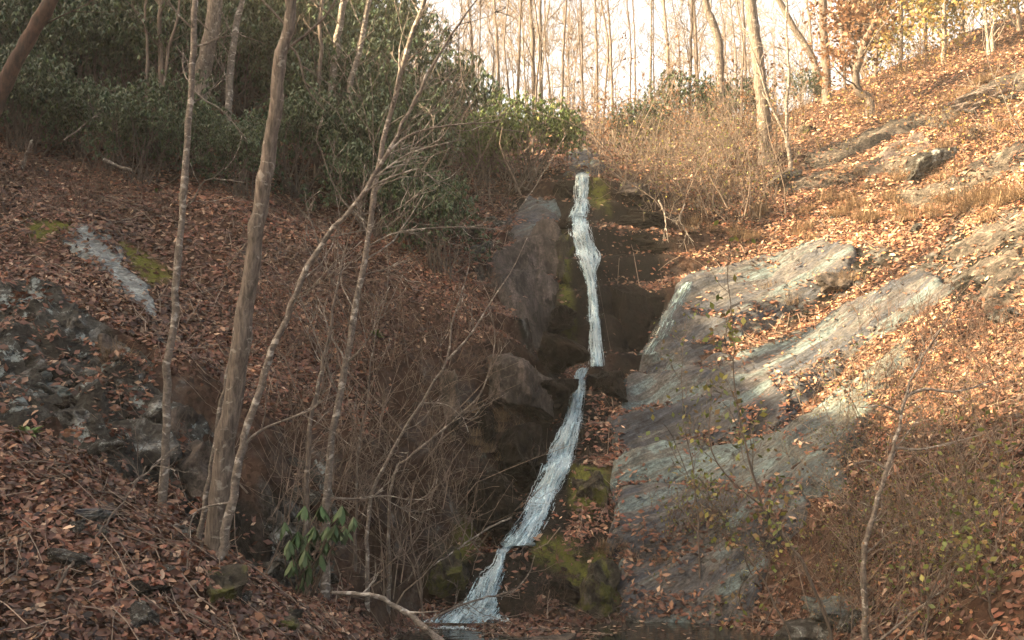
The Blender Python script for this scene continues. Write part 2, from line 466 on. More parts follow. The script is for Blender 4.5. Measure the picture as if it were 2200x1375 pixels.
for nm, arr in (('wet', wet), ('moss', moss), ('bare', bare)):
    a = terr.attributes.new(nm, 'FLOAT', 'POINT'); a.data.foreach_set('value', arr.astype(np.float32))

m, nt, b = newmat('hillside_ground')
co = coord(nt)
n1 = noise(nt, co, 1.1, 6, 0.6); n2 = noise(nt, co, 26.0, 5, 0.7)
soil = ramp(nt, n2, [(0.3, (0.02, 0.013, 0.01)), (0.55, (0.075, 0.042, 0.03)), (0.75, (0.17, 0.11, 0.075))])
vor = N(nt, 'ShaderNodeTexVoronoi'); vor.inputs['Scale'].default_value = 15.0; nt.links.new(co, vor.inputs['Vector'])
soil = mix(nt, 0.6, soil, ramp(nt, vor.outputs['Color'], [(0.1, (0.03, 0.018, 0.014)), (0.5, (0.10, 0.053, 0.037)), (0.9, (0.22, 0.145, 0.10))]))
nr = noise(nt, co, 2.2, 8, 0.68, 0.4)
nr2 = noise(nt, co, 18.0, 6, 0.7)
rockc = ramp(nt, nr, [(0.45, (0.008, 0.008, 0.006)), (0.50, (0.05, 0.047, 0.042)), (0.56, (0.13, 0.128, 0.124)), (0.62, (0.21, 0.215, 0.215)), (0.66, (0.50, 0.56, 0.56))])
rockc = mix(nt, 0.8, rockc, ramp(nt, nr2, [(0.36, 0.3), (0.64, 1.7)]), 'MULTIPLY')
c = mix(nt, attr(nt, 'bare'), mix(nt, 1.0, soil, (0.45, 0.44, 0.45), 'MULTIPLY'), mix(nt, 1.0, rockc, (0.42, 0.43, 0.44), 'MULTIPLY'))
wetc = mix(nt, math_(nt, 'MULTIPLY', ramp(nt, nr, [(0.35, 0.0), (0.75, 1.0)]), ramp(nt, nr2, [(0.38, 0.0), (0.62, 1.6)])), (0.002, 0.0018, 0.0015), (0.014, 0.0105, 0.007))
c = mix(nt, attr(nt, 'wet'), c, wetc)
mf = math_(nt, 'MULTIPLY', attr(nt, 'moss'), ramp(nt, noise(nt, co, 7.0, 8, 0.75), [(0.40, 0.0), (0.52, 1.0)]))
c = mix(nt, mf, c, mix(nt, nr2, (0.018, 0.022, 0.005), (0.12, 0.13, 0.024)))
nt.links.new(c, b.inputs['Base Color'])
rg_ = mix(nt, attr(nt, 'wet'), 0.9, 0.5)
b.inputs['Specular IOR Level'].default_value = 0.09
nt.links.new(rg_, b.inputs['Roughness'])
bump(nt, b, math_(nt, 'ADD', nr, math_(nt, 'MULTIPLY', n2, 0.4)), 0.8, 0.08)
MAT_GROUND = m
obj('hillside', terr, MAT_GROUND, kind='structure', label='steep wooded hillside with leaf litter, bare bedrock and a wet stream chute')

MAT_SLAB = mat_rock('slab_rock', (0.022, 0.026, 0.033), (0.055, 0.062, 0.074), (0.105, 0.108, 0.115), lichen=(0.17, 0.21, 0.215), lich=0.64, streak=(0.7, 4.0, 4.0), black=0.38, hues=((0.014, 0.017, 0.022), (0.050, 0.062, 0.085), (0.105, 0.098, 0.090), (0.13, 0.185, 0.195)), dip=(3.0, 0.5, 1.5), bumpd=0.06)
MAT_SLAB_TEAL = mat_rock('slab_rock_lichen', (0.035, 0.042, 0.045), (0.085, 0.10, 0.102), (0.15, 0.17, 0.168), lichen=(0.21, 0.275, 0.275), lich=0.58, streak=(0.8, 3.6, 3.6), black=0.40, hues=((0.03, 0.036, 0.045), (0.085, 0.12, 0.13), (0.125, 0.12, 0.10), (0.16, 0.225, 0.225)), dip=(3.0, 0.5, 1.5), bumpd=0.06)
MAT_ROCK = mat_rock('grey_rock', (0.03, 0.031, 0.03), (0.085, 0.087, 0.084), (0.18, 0.19, 0.185), lichen=(0.44, 0.50, 0.50), lich=0.57, black=0.51, moss=0.62)
MAT_BROWNROCK = mat_rock('brown_rock', (0.025, 0.02, 0.017), (0.07, 0.056, 0.048), (0.14, 0.115, 0.10), lichen=(0.21, 0.215, 0.19), lich=0.62, black=0.44)
MAT_DARKROCK = mat_rock('wet_shade_rock', (0.002, 0.0018, 0.0016), (0.007, 0.0055, 0.0042), (0.020, 0.015, 0.011), lichen=(0.06, 0.052, 0.042), lich=0.72, rough=0.5, black=0.45, moss=0.66, spec=0.08)  # near-black for wet rock; also stands for shade in the recess and hollow
MAT_MOSSROCK = mat_rock('moss_rock', (0.02, 0.02, 0.016), (0.05, 0.045, 0.035), (0.10, 0.09, 0.075), lichen=(0.25, 0.27, 0.23), lich=0.68, rough=0.6, black=0.42, moss=0.50, spec=0.12)
MAT_PINKROCK = mat_rock('pink_rock', (0.05, 0.04, 0.035), (0.13, 0.105, 0.095), (0.20, 0.165, 0.15), lichen=(0.25, 0.23, 0.21), lich=0.62, black=0.33)

MAT_SLAB_PALE = mat_rock('pale_streak_rock', (0.09, 0.105, 0.115), (0.17, 0.195, 0.205), (0.25, 0.29, 0.295), lichen=(0.32, 0.39, 0.39), lich=0.58, streak=(0.7, 4.0, 4.0), black=0.32, dip=(3.0, 0.5, 1.5), bumpd=0.06)
MAT_BOULDER = mat_rock('pale_boulder_rock', (0.07, 0.062, 0.055), (0.14, 0.122, 0.11), (0.21, 0.19, 0.175), lichen=(0.24, 0.28, 0.26), lich=0.57, black=0.33)
MAT_TONGUE = mat_rock('pinkish_rock', (0.022, 0.018, 0.017), (0.06, 0.049, 0.045), (0.105, 0.087, 0.08), lichen=(0.15, 0.15, 0.14), lich=0.66, streak=(2.5, 2.5, 0.7), black=0.43)
MAT_EDGE = mat_rock('speckled_rock', (0.03, 0.028, 0.024), (0.08, 0.068, 0.056), (0.16, 0.135, 0.115), lichen=(0.26, 0.235, 0.205), lich=0.58, streak=(0.8, 2.6, 2.6), black=0.45)
# ------------------------------------------------------------------ bedrock slabs
SLABS = []; SLABZ = []
def top_z(x, y):
    z = hz(x, y)
    for lo, res, Z in SLABZ:
        i = np.round((x-lo[0])/res).astype(int); j = np.round((y-lo[1])/res).astype(int)
        ok = (i >= 0) & (j >= 0) & (i < Z.shape[1]) & (j < Z.shape[0])
        z[ok] = np.maximum(z[ok], Z[j[ok], i[ok]])
    return z
def slab(name, label, px_poly, thick, mat, soft=0.12, rough=0.03, group=None, cat='rock', res=0.034, off=0.09, crag=0.0):
    poly = wpoly(px_poly)
    lo, hi = poly.min(0)-0.35, poly.max(0)+0.35
    xs = np.arange(lo[0], hi[0], res); ys = np.arange(lo[1], hi[1], res)
    X, Y = np.meshgrid(xs, ys)
    seed = len(SLABS)*7
    sd = poly_sd(X, Y, poly) + 0.13*fbm(p3(X*1.2, Y*3.0, seed+0.5), 5, 40+seed, 0.6) + 0.04
    st = fbm(p3(X*0.7+Y*0.5, (Y-0.45*X)*3.0, seed), 4, 50+seed)
    Z = hz0(X, Y) + thick*sstep(-0.05, soft, sd)*(0.75+0.5*vnoise(p3(X*0.9, Y*0.9, 4.4), seed)) + rough*1.6*st*sstep(0, 0.3, sd) + 0.9*rough*np.round(2.2*st)/2.2 + 0.02*fbm(p3(X*5, Y*9, 1.0), 3, 61) - 0.30*sstep(0.02, -0.12, sd) + off
    ck = fbm(p3(X*0.5+Y*0.25, (Y-0.35*X)*1.7, seed+2.0), 3, 66+seed)
    Z = Z - 0.07*sstep(0.05, 0.0, np.abs(ck))*sstep(0.05, 0.2, sd) - 0.04*sstep(0.03, 0.0, np.abs(fbm(p3(X*1.3, Y*1.1, seed), 3, 71+seed)))*sstep(0.05, 0.2, sd)
    if crag:
        rd = 1-np.abs(fbm(p3(X*1.5, Y*2.4, seed+3.0), 4, 81+seed))
        bl = fbm(p3(X*2.6, Y*3.8, seed+5.0), 2, 85+seed)
        Z = Z + sstep(0.0, 0.25, sd)*crag*(1.1*(rd-0.75) + 0.8*np.round(bl*2.5)/2.5 + 0.35*fbm(p3(X*7, Y*9, seed), 3, 88))
    keep = sd > -0.16
    base = np.array((*poly.mean(0), float(hz(*poly.mean(0)))))
    idx = np.full(X.shape, -1); idx[keep] = np.arange(keep.sum())
    q = np.stack((idx[:-1, :-1], idx[:-1, 1:], idx[1:, 1:], idx[1:, :-1]), -1).reshape(-1, 4)
    q = q[(q >= 0).all(1)]
    g = Geo(); g.add(np.stack((X, Y, Z), -1)[keep]-base, q)
    o = obj(name, g, mat, label=label, cat=cat, group=group)
    o.location = base
    SLABS.append(poly); SLABZ.append((lo, res, np.where(keep, Z, -1e3)))
    return o
slab('bedrock_outcrop', 'long smooth blue-grey bedrock slab sloping down to the foot of the upper fall', [(1395,770),(1440,670),(1500,600),(1570,585),(1640,572),(1770,537),(1830,562),(1810,600),(1700,648),(1640,690),(1560,735),(1480,778)], 0.16, MAT_SLAB)
slab('bedrock_outcrop', 'broad shaded grey slab right of the plunge basin', [(1330,870),(1400,825),(1500,812),(1600,795),(1660,820),(1700,880),(1690,940),(1560,950),(1420,985),(1330,975)], 0.16, MAT_SLAB)
slab('bedrock_outcrop', 'long sunlit tan-grey slab crossed by a narrow trunk shadow', [(1590,800),(1640,772),(1720,735),(1800,695),(1900,640),(1990,605),(2050,622),(2010,655),(1950,690),(1880,728),(1820,772),(1760,828),(1715,870),(1670,850)], 0.20, MAT_SLAB)
slab('bedrock_outcrop', 'pale teal lichen-stained slab below the sunlit slab', [(1955,735),(1950,785),(1880,855),(1845,940),(1800,1005),(1720,990),(1660,965),(1740,905),(1830,835)], 0.16, MAT_SLAB_TEAL)
slab('bedrock_outcrop', 'grey-green speckled rock face standing right of the middle cascade', [(1325,985),(1450,955),(1660,950),(1810,1005),(1800,1060),(1690,1075),(1480,1062),(1345,1062)], 0.12, MAT_SLAB_TEAL)
slab('bedrock_outcrop', 'dark slate-grey slab low right of the middle cascade', [(1342,1072),(1420,1060),(1560,1066),(1700,1085),(1720,1120),(1610,1165),(1450,1180),(1315,1185)], 0.16, MAT_SLAB)
slab('bedrock_outcrop', 'dark layered rock with pale streaks at the pool edge, right', [(1345,1235),(1440,1195),(1560,1190),(1640,1230),(1620,1310),(1480,1332),(1340,1315)], 0.16, MAT_SLAB, rough=0.1)
slab('bedrock_outcrop', 'pale blue-grey streak of bare rock in the leaf slope, upper left', [(132,515),(185,478),(212,502),(255,560),(318,625),(342,685),(322,682),(280,640),(175,565)], 0.0, MAT_SLAB_PALE, soft=0.4, rough=0.01, off=0.045)
slab('bedrock_outcrop', 'pinkish flat outcrop in the sunlit leaf slope, upper right', [(1880,345),(1920,315),(1985,292),(1990,310),(1940,340),(1895,360)], 0.12, MAT_PINKROCK)
for lab, pl in [('upper pale strip of bedrock showing through leaves at the right edge', [(2050,545),(2130,500),(2200,478),(2215,500),(2120,545)]),
 ('middle pale strip of bedrock showing through leaves at the right edge', [(2030,605),(2110,562),(2180,555),(2120,598)]),
 ('lowest pale strip of bedrock at the right edge of the slope', [(2090,645),(2190,590),(2215,615),(2140,660)])]:
    slab('bedrock_outcrop', lab, pl, 0.08, MAT_EDGE, rough=0.05)
slab('bedrock_outcrop', 'brown sloping rock tongue left of the upper fall', [(1045,600),(1110,540),(1160,500),(1190,540),(1190,700),(1150,720),(1090,660)], 0.20, MAT_TONGUE, rough=0.04, crag=0.10)
slab('bedrock_outcrop', 'grey water-worn rock chute behind the lip of the fall', [(1218,372),(1228,340),(1255,328),(1275,345),(1288,372)], 0.10, MAT_SLAB, soft=0.15)
slab('bedrock_outcrop', 'grey streaked rock shelf left of the top of the fall', [(1090,470),(1140,435),(1195,440),(1190,490),(1150,510),(1110,500)], 0.12, MAT_SLAB)

for lab, pl in [('long dark rock ledge climbing right below the pink outcrop', [(1690,400),(1800,375),(1890,352),(1990,335),(1995,352),(1900,368),(1810,392),(1700,415)]),
 ('dark streaked ledge above the pink outcrop on the sunlit slope', [(1740,345),(1850,302),(1965,258),(1985,268),(1870,318),(1755,360)]),
 ('long grey ledge running to the right edge high on the slope', [(1990,262),(2090,208),(2210,165),(2215,188),(2100,228),(2000,276)]),
 ('dark ledge with dry grass reaching the right edge', [(1950,430),(2060,398),(2210,325),(2215,348),(2070,416),(1960,444)])]:
    slab('rock_ledge', lab, pl, 0.16, MAT_EDGE, soft=0.06, rough=0.06, crag=0.07)
MAT_LEDGE = mat_rock('mossy_ledge_rock', (0.008, 0.009, 0.007), (0.035, 0.036, 0.033), (0.10, 0.105, 0.10), lichen=(0.38, 0.45, 0.45), lich=0.545, streak=(1, 1.5, 1.5), black=0.47, moss=0.64, bumpd=0.2)
LEDGE0 = len(SLABS)
slab('rock_ledge', 'dark mossy broken ledge with pale lichen patches in the left cliff', [(-60,650),(60,655),(200,700),(300,760),(350,830),(360,980),(300,1020),(230,1005),(130,940),(-60,915)], 0.10, MAT_LEDGE, soft=0.2, rough=0.08, crag=0.20)
slab('rock_ledge', 'dark rock wall with pale spots in the gully behind the twin trunks', [(380,880),(470,860),(560,900),(700,1010),(740,1230),(620,1250),(520,1200),(420,1100)], 0.06, MAT_LEDGE, soft=0.25, rough=0.08, crag=0.16)
# ------------------------------------------------------------------ boulders and ledge blocks
def rock_mesh(seed, n=30, cuts=13, box=0.55, rough=0.14, strata=0.0):
    rng = np.random.default_rng(seed)
    a = np.linspace(-1, 1, n)
    U, V = np.meshgrid(a, a)
    one = np.ones_like(U)
    vs_, fs_, off = [], [], 0
    for ax in range(3):
        for sg in (-1, 1):
            c = [None]*3; c[ax] = one*sg; c[(ax+1) % 3] = U*sg; c[(ax+2) % 3] = V
            vs_.append(np.stack(c, -1).reshape(-1, 3))
            i = np.arange(n-1)[:, None]*n; k = np.arange(n-1)[None]
            fs_.append(np.stack((i+k, i+k+1, i+n+k+1, i+n+k), -1).reshape(-1, 4)+off); off += n*n
    v = np.concatenate(vs_); f = np.concatenate(fs_)
    sph = v/np.linalg.norm(v, axis=1)[:, None]
    v = sph*(1-box) + v*box*0.85
    for _ in range(cuts):
        nn = rng.normal(size=3); nn /= np.linalg.norm(nn)
        h = rng.uniform(0.5, 0.88)
        v = v - np.maximum(0, v@nn-h)[:, None]*nn
    nz = fbm(v*1.6+seed, 5, seed, 0.55)
    v = v + sph*(rough*nz - 0.10*np.abs(fbm(v*2.3+seed+7, 4, seed+9)))[:, None]
    if strata:
        v = v + sph*(strata*np.round(2*fbm(v*np.array((0.6, 0.6, 5.0))+seed, 2, seed+3)))[:, None]*np.array((1, 1, 0.2))
    # weld the six sheets
    key = np.round(sph*4000).astype(np.int64)
    _, first, inv = np.unique(key, axis=0, return_index=True, return_inverse=True)
    g = Geo(); g.add(v[first], inv.ravel()[f])
    return g
def rock(name, label, px, py, d, half, mat, seed, rotz=0.0, tilt=(0, 0), group=None, sink=0.0, **kw):
    g = rock_mesh(seed, **kw)
    if d < 0: d = hit(px, py)[1] - d            # centre this far behind the ground surface
    c = P(px, py, d)
    M = Matrix.Rotation(rotz, 3, 'Z') @ Matrix.Rotation(tilt[0], 3, 'X') @ Matrix.Rotation(tilt[1], 3, 'Y')
    v = g.v[0]*np.array(half); g.v[0] = v @ np.array(M).T
    o = obj(name, g, mat, label=label, cat='rock', group=group)
    o.location = c
    return o
# about the falls
rock('boulder', 'big rounded grey-brown boulder left of the middle cascade', 1118, 834, 14.85, (0.58,0.5,0.62), MAT_TONGUE, 3, 0.3, box=0.45)
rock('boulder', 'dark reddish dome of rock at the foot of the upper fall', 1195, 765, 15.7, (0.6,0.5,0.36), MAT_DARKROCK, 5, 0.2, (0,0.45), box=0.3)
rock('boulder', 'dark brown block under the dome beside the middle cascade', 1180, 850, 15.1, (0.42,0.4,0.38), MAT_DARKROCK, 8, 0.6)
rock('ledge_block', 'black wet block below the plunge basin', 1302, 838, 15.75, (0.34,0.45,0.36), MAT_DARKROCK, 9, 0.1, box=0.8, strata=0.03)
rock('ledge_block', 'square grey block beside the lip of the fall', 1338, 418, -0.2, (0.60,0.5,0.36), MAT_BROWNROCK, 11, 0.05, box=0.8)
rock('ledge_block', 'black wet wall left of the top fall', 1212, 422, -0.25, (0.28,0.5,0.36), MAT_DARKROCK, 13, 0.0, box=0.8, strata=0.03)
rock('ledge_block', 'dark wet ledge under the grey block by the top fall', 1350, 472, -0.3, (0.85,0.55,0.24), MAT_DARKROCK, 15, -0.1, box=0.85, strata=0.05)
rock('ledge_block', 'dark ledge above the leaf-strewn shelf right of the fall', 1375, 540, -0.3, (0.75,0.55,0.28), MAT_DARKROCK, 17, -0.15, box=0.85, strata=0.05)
rock('ledge_block', 'tall wet wall right of the upper fall, blackened for the shade of the recess', 1362, 695, -0.12, (0.62,0.42,0.84), MAT_DARKROCK, 19, 0.1, box=0.9, cuts=5, rough=0.08)  # wet rock, with the shade of the recess put into its black
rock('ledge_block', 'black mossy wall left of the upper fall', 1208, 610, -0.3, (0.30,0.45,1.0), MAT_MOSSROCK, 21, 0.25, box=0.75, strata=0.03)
for lab, px, py, d, hf, sd_, rz in [
 ('black ledge just left of the upper fall near its top', 1192, 500, 18.2, (0.32,0.4,0.2), 214, 0.1),
 ('black ledge left of the upper fall at mid height', 1215, 575, 17.6, (0.26,0.4,0.22), 215, 0.0),
 ('dark ledge left of the upper fall above the dome', 1205, 690, 16.75, (0.32,0.4,0.3), 216, 0.2),
 ]:
    rock('ledge_block', lab, px, py, d, hf, MAT_BROWNROCK if 'brown' in lab else MAT_DARKROCK, sd_, rz, box=0.85, strata=0.06)
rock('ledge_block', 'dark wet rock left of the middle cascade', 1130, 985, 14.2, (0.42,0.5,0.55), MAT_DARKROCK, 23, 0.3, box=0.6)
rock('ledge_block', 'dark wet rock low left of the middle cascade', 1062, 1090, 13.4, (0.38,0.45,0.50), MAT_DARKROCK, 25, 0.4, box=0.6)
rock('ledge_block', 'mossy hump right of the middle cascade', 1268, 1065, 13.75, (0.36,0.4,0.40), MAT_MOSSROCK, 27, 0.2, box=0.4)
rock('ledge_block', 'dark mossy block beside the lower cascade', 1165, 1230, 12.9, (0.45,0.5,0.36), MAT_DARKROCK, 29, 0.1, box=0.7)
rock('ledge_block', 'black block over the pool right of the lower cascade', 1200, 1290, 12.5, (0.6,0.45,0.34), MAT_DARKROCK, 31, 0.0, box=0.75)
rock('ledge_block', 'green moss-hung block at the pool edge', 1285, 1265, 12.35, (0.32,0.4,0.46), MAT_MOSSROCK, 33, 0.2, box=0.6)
rock('ledge_block', 'yellow-mossed bank rock left of the lower cascade', 965, 1225, 12.35, (0.34,0.4,0.38), MAT_MOSSROCK, 35, 0.4, (0,0.5), box=0.4)
rock('flat_stone', 'flat tan stone at the near edge of the pool', 1175, 1378, 10.7, (0.55,0.35,0.075), MAT_BROWNROCK, 37, 0.1, box=0.6)
rock('boulder', 'pale lichen-crusted boulder at the bottom edge, right of the pool', 1735, 1375, 10.3, (0.55,0.4,0.26), MAT_ROCK, 39, 0.3)
rock('boulder', 'greenish low boulder behind the pale sapling foot', 1810, 1320, 10.3, (0.42,0.35,0.2), MAT_SLAB_TEAL, 41, 0.3)
# right hill
rock('ledge_block', 'blocky overhanging edge of the blue-grey slab with a dark crevice', 1790, 612, 16.75, (0.42,0.4,0.24), MAT_BROWNROCK, 43, 0.5, (0.1,-0.3), box=0.7)
rock('ledge_block', 'black-sided rock step above the golden grass, upper right', 1985, 372, 19.2, (0.75,0.55,0.42), MAT_ROCK, 45, 0.4, (0,-0.3), box=0.75, strata=0.04)
rock('ledge_block', 'small dark outcrop in the sunlit leaves below the leaning sapling', 1745, 305, 23.5, (0.5,0.45,0.36), MAT_MOSSROCK, 47, 0.2, box=0.6)
rock('ledge_block', 'grey ledge under dry grass, right of the brown brush', 1690, 385, 20.4, (0.55,0.45,0.22), MAT_ROCK, 49, 0.3, (0,-0.3), box=0.7)
rock('ledge_block', 'grey ledge high on the sunlit slope at the right edge', 2110, 215, 21.3, (0.9,0.5,0.25), MAT_PINKROCK, 51, 0.3, (0,-0.35), box=0.7)
rock('ledge_block', 'dark shaded undercut at the right edge of the slope', 2160, 680, 13.2, (0.4,0.35,0.16), MAT_ROCK, 52, 0.3, (0,-0.3), box=0.7)
# left cliff
L_ = 'lichened grey boulder in the left cliff'
for k, (lab, px, py, d, hf, mt, sd_, rz) in enumerate([
 ('broad lichened grey boulder in the left cliff beside the slim pale tree', 285, 975, 10.2, (0.52,0.4,0.42), MAT_ROCK, 61, 0.2),
 ('pale blue-white faced boulder in the left cliff', 105, 842, 10.5, (0.30,0.3,0.17), MAT_SLAB_TEAL, 62, 0.5),
 ('lichened boulder above the leaf mound at the left', 170, 915, 10.2, (0.34,0.3,0.2), MAT_ROCK, 63, 0.1),
 ('small round pale boulder in the left cliff', 190, 806, 10.9, (0.15,0.2,0.12), MAT_SLAB_TEAL, 64, 0.3),
 ('mossy grey boulder below the tuft of dry grass', 285, 838, 10.8, (0.30,0.3,0.22), MAT_ROCK, 65, 0.7),
 ('grey-white rock at the left edge of the cliff', 10, 815, 10.8, (0.26,0.3,0.12), MAT_SLAB_TEAL, 66, 0.2),
 ('dark weathered rock band under the leaf slope, left', 90, 735, 11.2, (0.55,0.4,0.32), MAT_ROCK, 67, 0.15),
 ('dark weathered rock beside the slope of leaves, left cliff', 235, 765, 11.3, (0.36,0.4,0.3), MAT_BROWNROCK, 68, 0.5),
 ('grey stone at the left edge above the small fern', 15, 690, 11.5, (0.25,0.3,0.16), MAT_SLAB, 69, 0.2),
 ('greenish lichened rock left of the main trunk', 330, 880, 10.7, (0.28,0.3,0.2), MAT_ROCK, 70, 0.9),
 ('dark brown rock wall behind the main trunk', 430, 1010, 10.5, (0.36,0.4,0.4), MAT_BROWNROCK, 71, 0.3),
 ('pale-spotted dark rock behind the foot of the twin trunks', 590, 1150, 10.75, (0.32,0.35,0.42), MAT_ROCK, 72, 0.2),
 ('dark rock in the gully left of the green sprig', 560, 1235, 10.2, (0.3,0.35,0.2), MAT_ROCK, 73, 0.5),
 ('wet blue-black rock in the leaves, bottom left', 290, 1300, 7.45, (0.32,0.35,0.22), MAT_DARKROCK, 74, 0.3),
 ('grey water-worn rock at the bottom edge, left', 285, 1370, 7.0, (0.22,0.25,0.12), MAT_SLAB, 75, 0.3),
 ('dark mossy rock with pale lichen spots, bottom left of centre', 475, 1270, 8.0, (0.26,0.35,0.22), MAT_MOSSROCK, 76, 0.3),
 ('dark mossy rock at the bottom edge below the gully', 590, 1345, 8.3, (0.34,0.35,0.2), MAT_MOSSROCK, 77, 0.6),
 ('small slate-blue stone half sunk in the leaf mound', 205, 1105, 7.95, (0.2,0.15,0.06), MAT_SLAB, 78, 0.2),
 ('pale green lichened stone at the foot of the main trunk', 345, 1195, 8.1, (0.09,0.1,0.08), MAT_SLAB_TEAL, 79, 0.2),
 ('white-spotted stone beside the main trunk foot', 385, 1145, 8.7, (0.14,0.12,0.08), MAT_ROCK, 80, 0.5),
 ('flat stone at the left edge of the leaf mound', 20, 1190, 7.25, (0.16,0.12,0.05), MAT_SLAB, 81, 0.5),
 ('black-cracked rock at the top of the left cliff, left edge', 45, 700, 11.3, (0.36,0.35,0.2), MAT_ROCK, 84, 0.1),
 ('dark squat rock at the top of the left cliff', 150, 725, 11.3, (0.3,0.35,0.26), MAT_ROCK, 85, 0.4),
 ('mottled rock in the middle of the left cliff', 60, 780, 10.9, (0.32,0.3,0.2), MAT_ROCK, 86, 0.2),
 ('black hollow rock between pale boulders, left cliff', 150, 870, 10.4, (0.22,0.3,0.12), MAT_DARKROCK, 87, 0.2),
 ('rough rock low in the left cliff beside the rosette plant', 40, 900, 10.2, (0.3,0.3,0.16), MAT_ROCK, 88, 0.6),
 ('lichen-spotted rock below the streak of bare rock', 325, 745, 11.8, (0.3,0.3,0.16), MAT_ROCK, 89, 0.3),
 ('shadowed rock behind the slim pale tree foot', 375, 930, 10.7, (0.3,0.3,0.34), MAT_BROWNROCK, 90, 0.3),
 ('tan weathered rock ridge left of the black hollow', 965, 880, 13.9, (0.22,0.35,0.62), MAT_BROWNROCK, 82, 0.4),
 ('black rock standing in for the shadow of a hollow left of the big boulder', 1035, 905, 14.4, (0.28,0.3,0.4), MAT_DARKROCK, 83, 0.4),  # its black is the painted shadow of the hollow
]):
    rock('boulder', lab, px, py, d, hf, mt, sd_, rz, box=0.55)

STONE = [rock_mesh(500+k, n=12, cuts=12, box=0.5).mesh('stone') for k in range(8)]
for k, me in enumerate(STONE): me.materials.append((MAT_ROCK, MAT_SLAB_TEAL, MAT_BROWNROCK, MAT_ROCK)[k % 4])
def stones(n, px_poly, smin, smax, label, group, seed):
    r_ = random.Random(seed); pw = wpoly(px_poly); k = 0
    lo, hi = pw.min(0), pw.max(0)
    while k < n:
        x, y = r_.uniform(lo[0], hi[0]), r_.uniform(lo[1], hi[1])
        if poly_sd(np.array([x]), np.array([y]), pw)[0] < 0: continue
        o = obj('stone', STONE[r_.randrange(8)], None, label=label, cat='stone', group=group)
        q = r_.uniform(0, 1)**2; sz = smin+(smax-smin)*q
        o.location = (x, y, float(hz(x, y))+sz*0.1); o.scale = (sz*r_.uniform(0.8, 1.6), sz*r_.uniform(0.8, 1.3), sz*r_.uniform(0.5, 0.9))
        o.rotation_euler = (r_.uniform(-0.4, 0.4), r_.uniform(-0.4, 0.4), r_.uniform(0, 6.28)); k += 1
stones(22, [(0,660),(200,700),(350,800),(370,1050),(250,1040),(130,955),(0,925)], 0.05, 0.22, 'small lichened stone wedged in the left cliff', 'small stones in the left cliff', 1)
stones(16, [(150,1090),(330,1180),(460,1250),(640,1330),(400,1375),(150,1375)], 0.04, 0.15, 'small lichened stone poking through the leaves, bottom left', 'stones in the bottom left leaves', 6)
stones(24, [(560,1060),(680,1040),(720,1250),(600,1250)], 0.05, 0.18, 'small pale-spotted stone in the gully behind the trunks', 'stones in the gully', 2)
stones(26, [(1350,1190),(1640,1180),(1850,1290),(1850,1340),(1350,1325)], 0.05, 0.16, 'small grey stone at the pool edge, right', 'stones by the pool', 3)
stones(24, [(1700,330),(2200,200),(2200,420),(1800,520)], 0.06, 0.24, 'small rock poking out of the sunlit upper slope', 'small rocks on the sunlit slope', 4)
stones(14, [(980,520),(1060,460),(1100,520),(1040,600)], 0.06, 0.2, 'small lichened stone beside the rock tongue left of the fall', 'stones left of the fall', 5)
# ------------------------------------------------------------------ water
m, nt, b = newmat('falling_water')
uv = attr(nt, 'tone', 'Vector')
sepx = N(nt, 'ShaderNodeSeparateXYZ'); nt.links.new(uv, sepx.inputs[0])
cmb_ = N(nt, 'ShaderNodeCombineXYZ'); nt.links.new(sepx.outputs[2], cmb_.inputs[0]); nt.links.new(sepx.outputs[1], cmb_.inputs[1])
fl_ = cmb_.outputs[0]
s1 = noise(nt, fl_, 1.0, 5, 0.6, 0.8, (26.0, 4.0, 1.0))
s2 = noise(nt, fl_, 1.0, 5, 0.75, 1.2, (60.0, 24.0, 1.0))
s3 = noise(nt, fl_, 1.0, 3, 0.5, 0.6, (4.0, 1.6, 1.0))
f = math_(nt, 'ADD', math_(nt, 'ADD', math_(nt, 'MULTIPLY', s1, 0.40), math_(nt, 'MULTIPLY', s2, 0.36)), math_(nt, 'MULTIPLY', s3, 0.24))
c = ramp(nt, f, [(0.40, (0.02, 0.032, 0.04)), (0.48, (0.09, 0.15, 0.185)), (0.55, (0.28, 0.41, 0.48)), (0.63, (0.80, 0.88, 0.92))])
nt.links.new(c, b.inputs['Base Color'])
b.inputs['Roughness'].default_value = 0.35
edge = math_(nt, 'SUBTRACT', 1.0, math_(nt, 'ABSOLUTE', sepx.outputs[0]))
al = math_(nt, 'ADD', math_(nt, 'MULTIPLY', edge, 0.8), math_(nt, 'MULTIPLY', math_(nt, 'SUBTRACT', f, 0.495), 9.0))
al = ramp(nt, al, [(0.10, 0.0), (0.5, 1.0)])
nt.links.new(al, b.inputs['Alpha'])
bump(nt, b, f, 0.35, 0.04)
MAT_FALL = m
MAT_FOAM, nt, b = newmat('white_water')
b.inputs['Base Color'].default_value = (0.66, 0.79, 0.86, 1); b.inputs['Roughness'].default_value = 0.3; b.inputs['Alpha'].default_value = 0.45
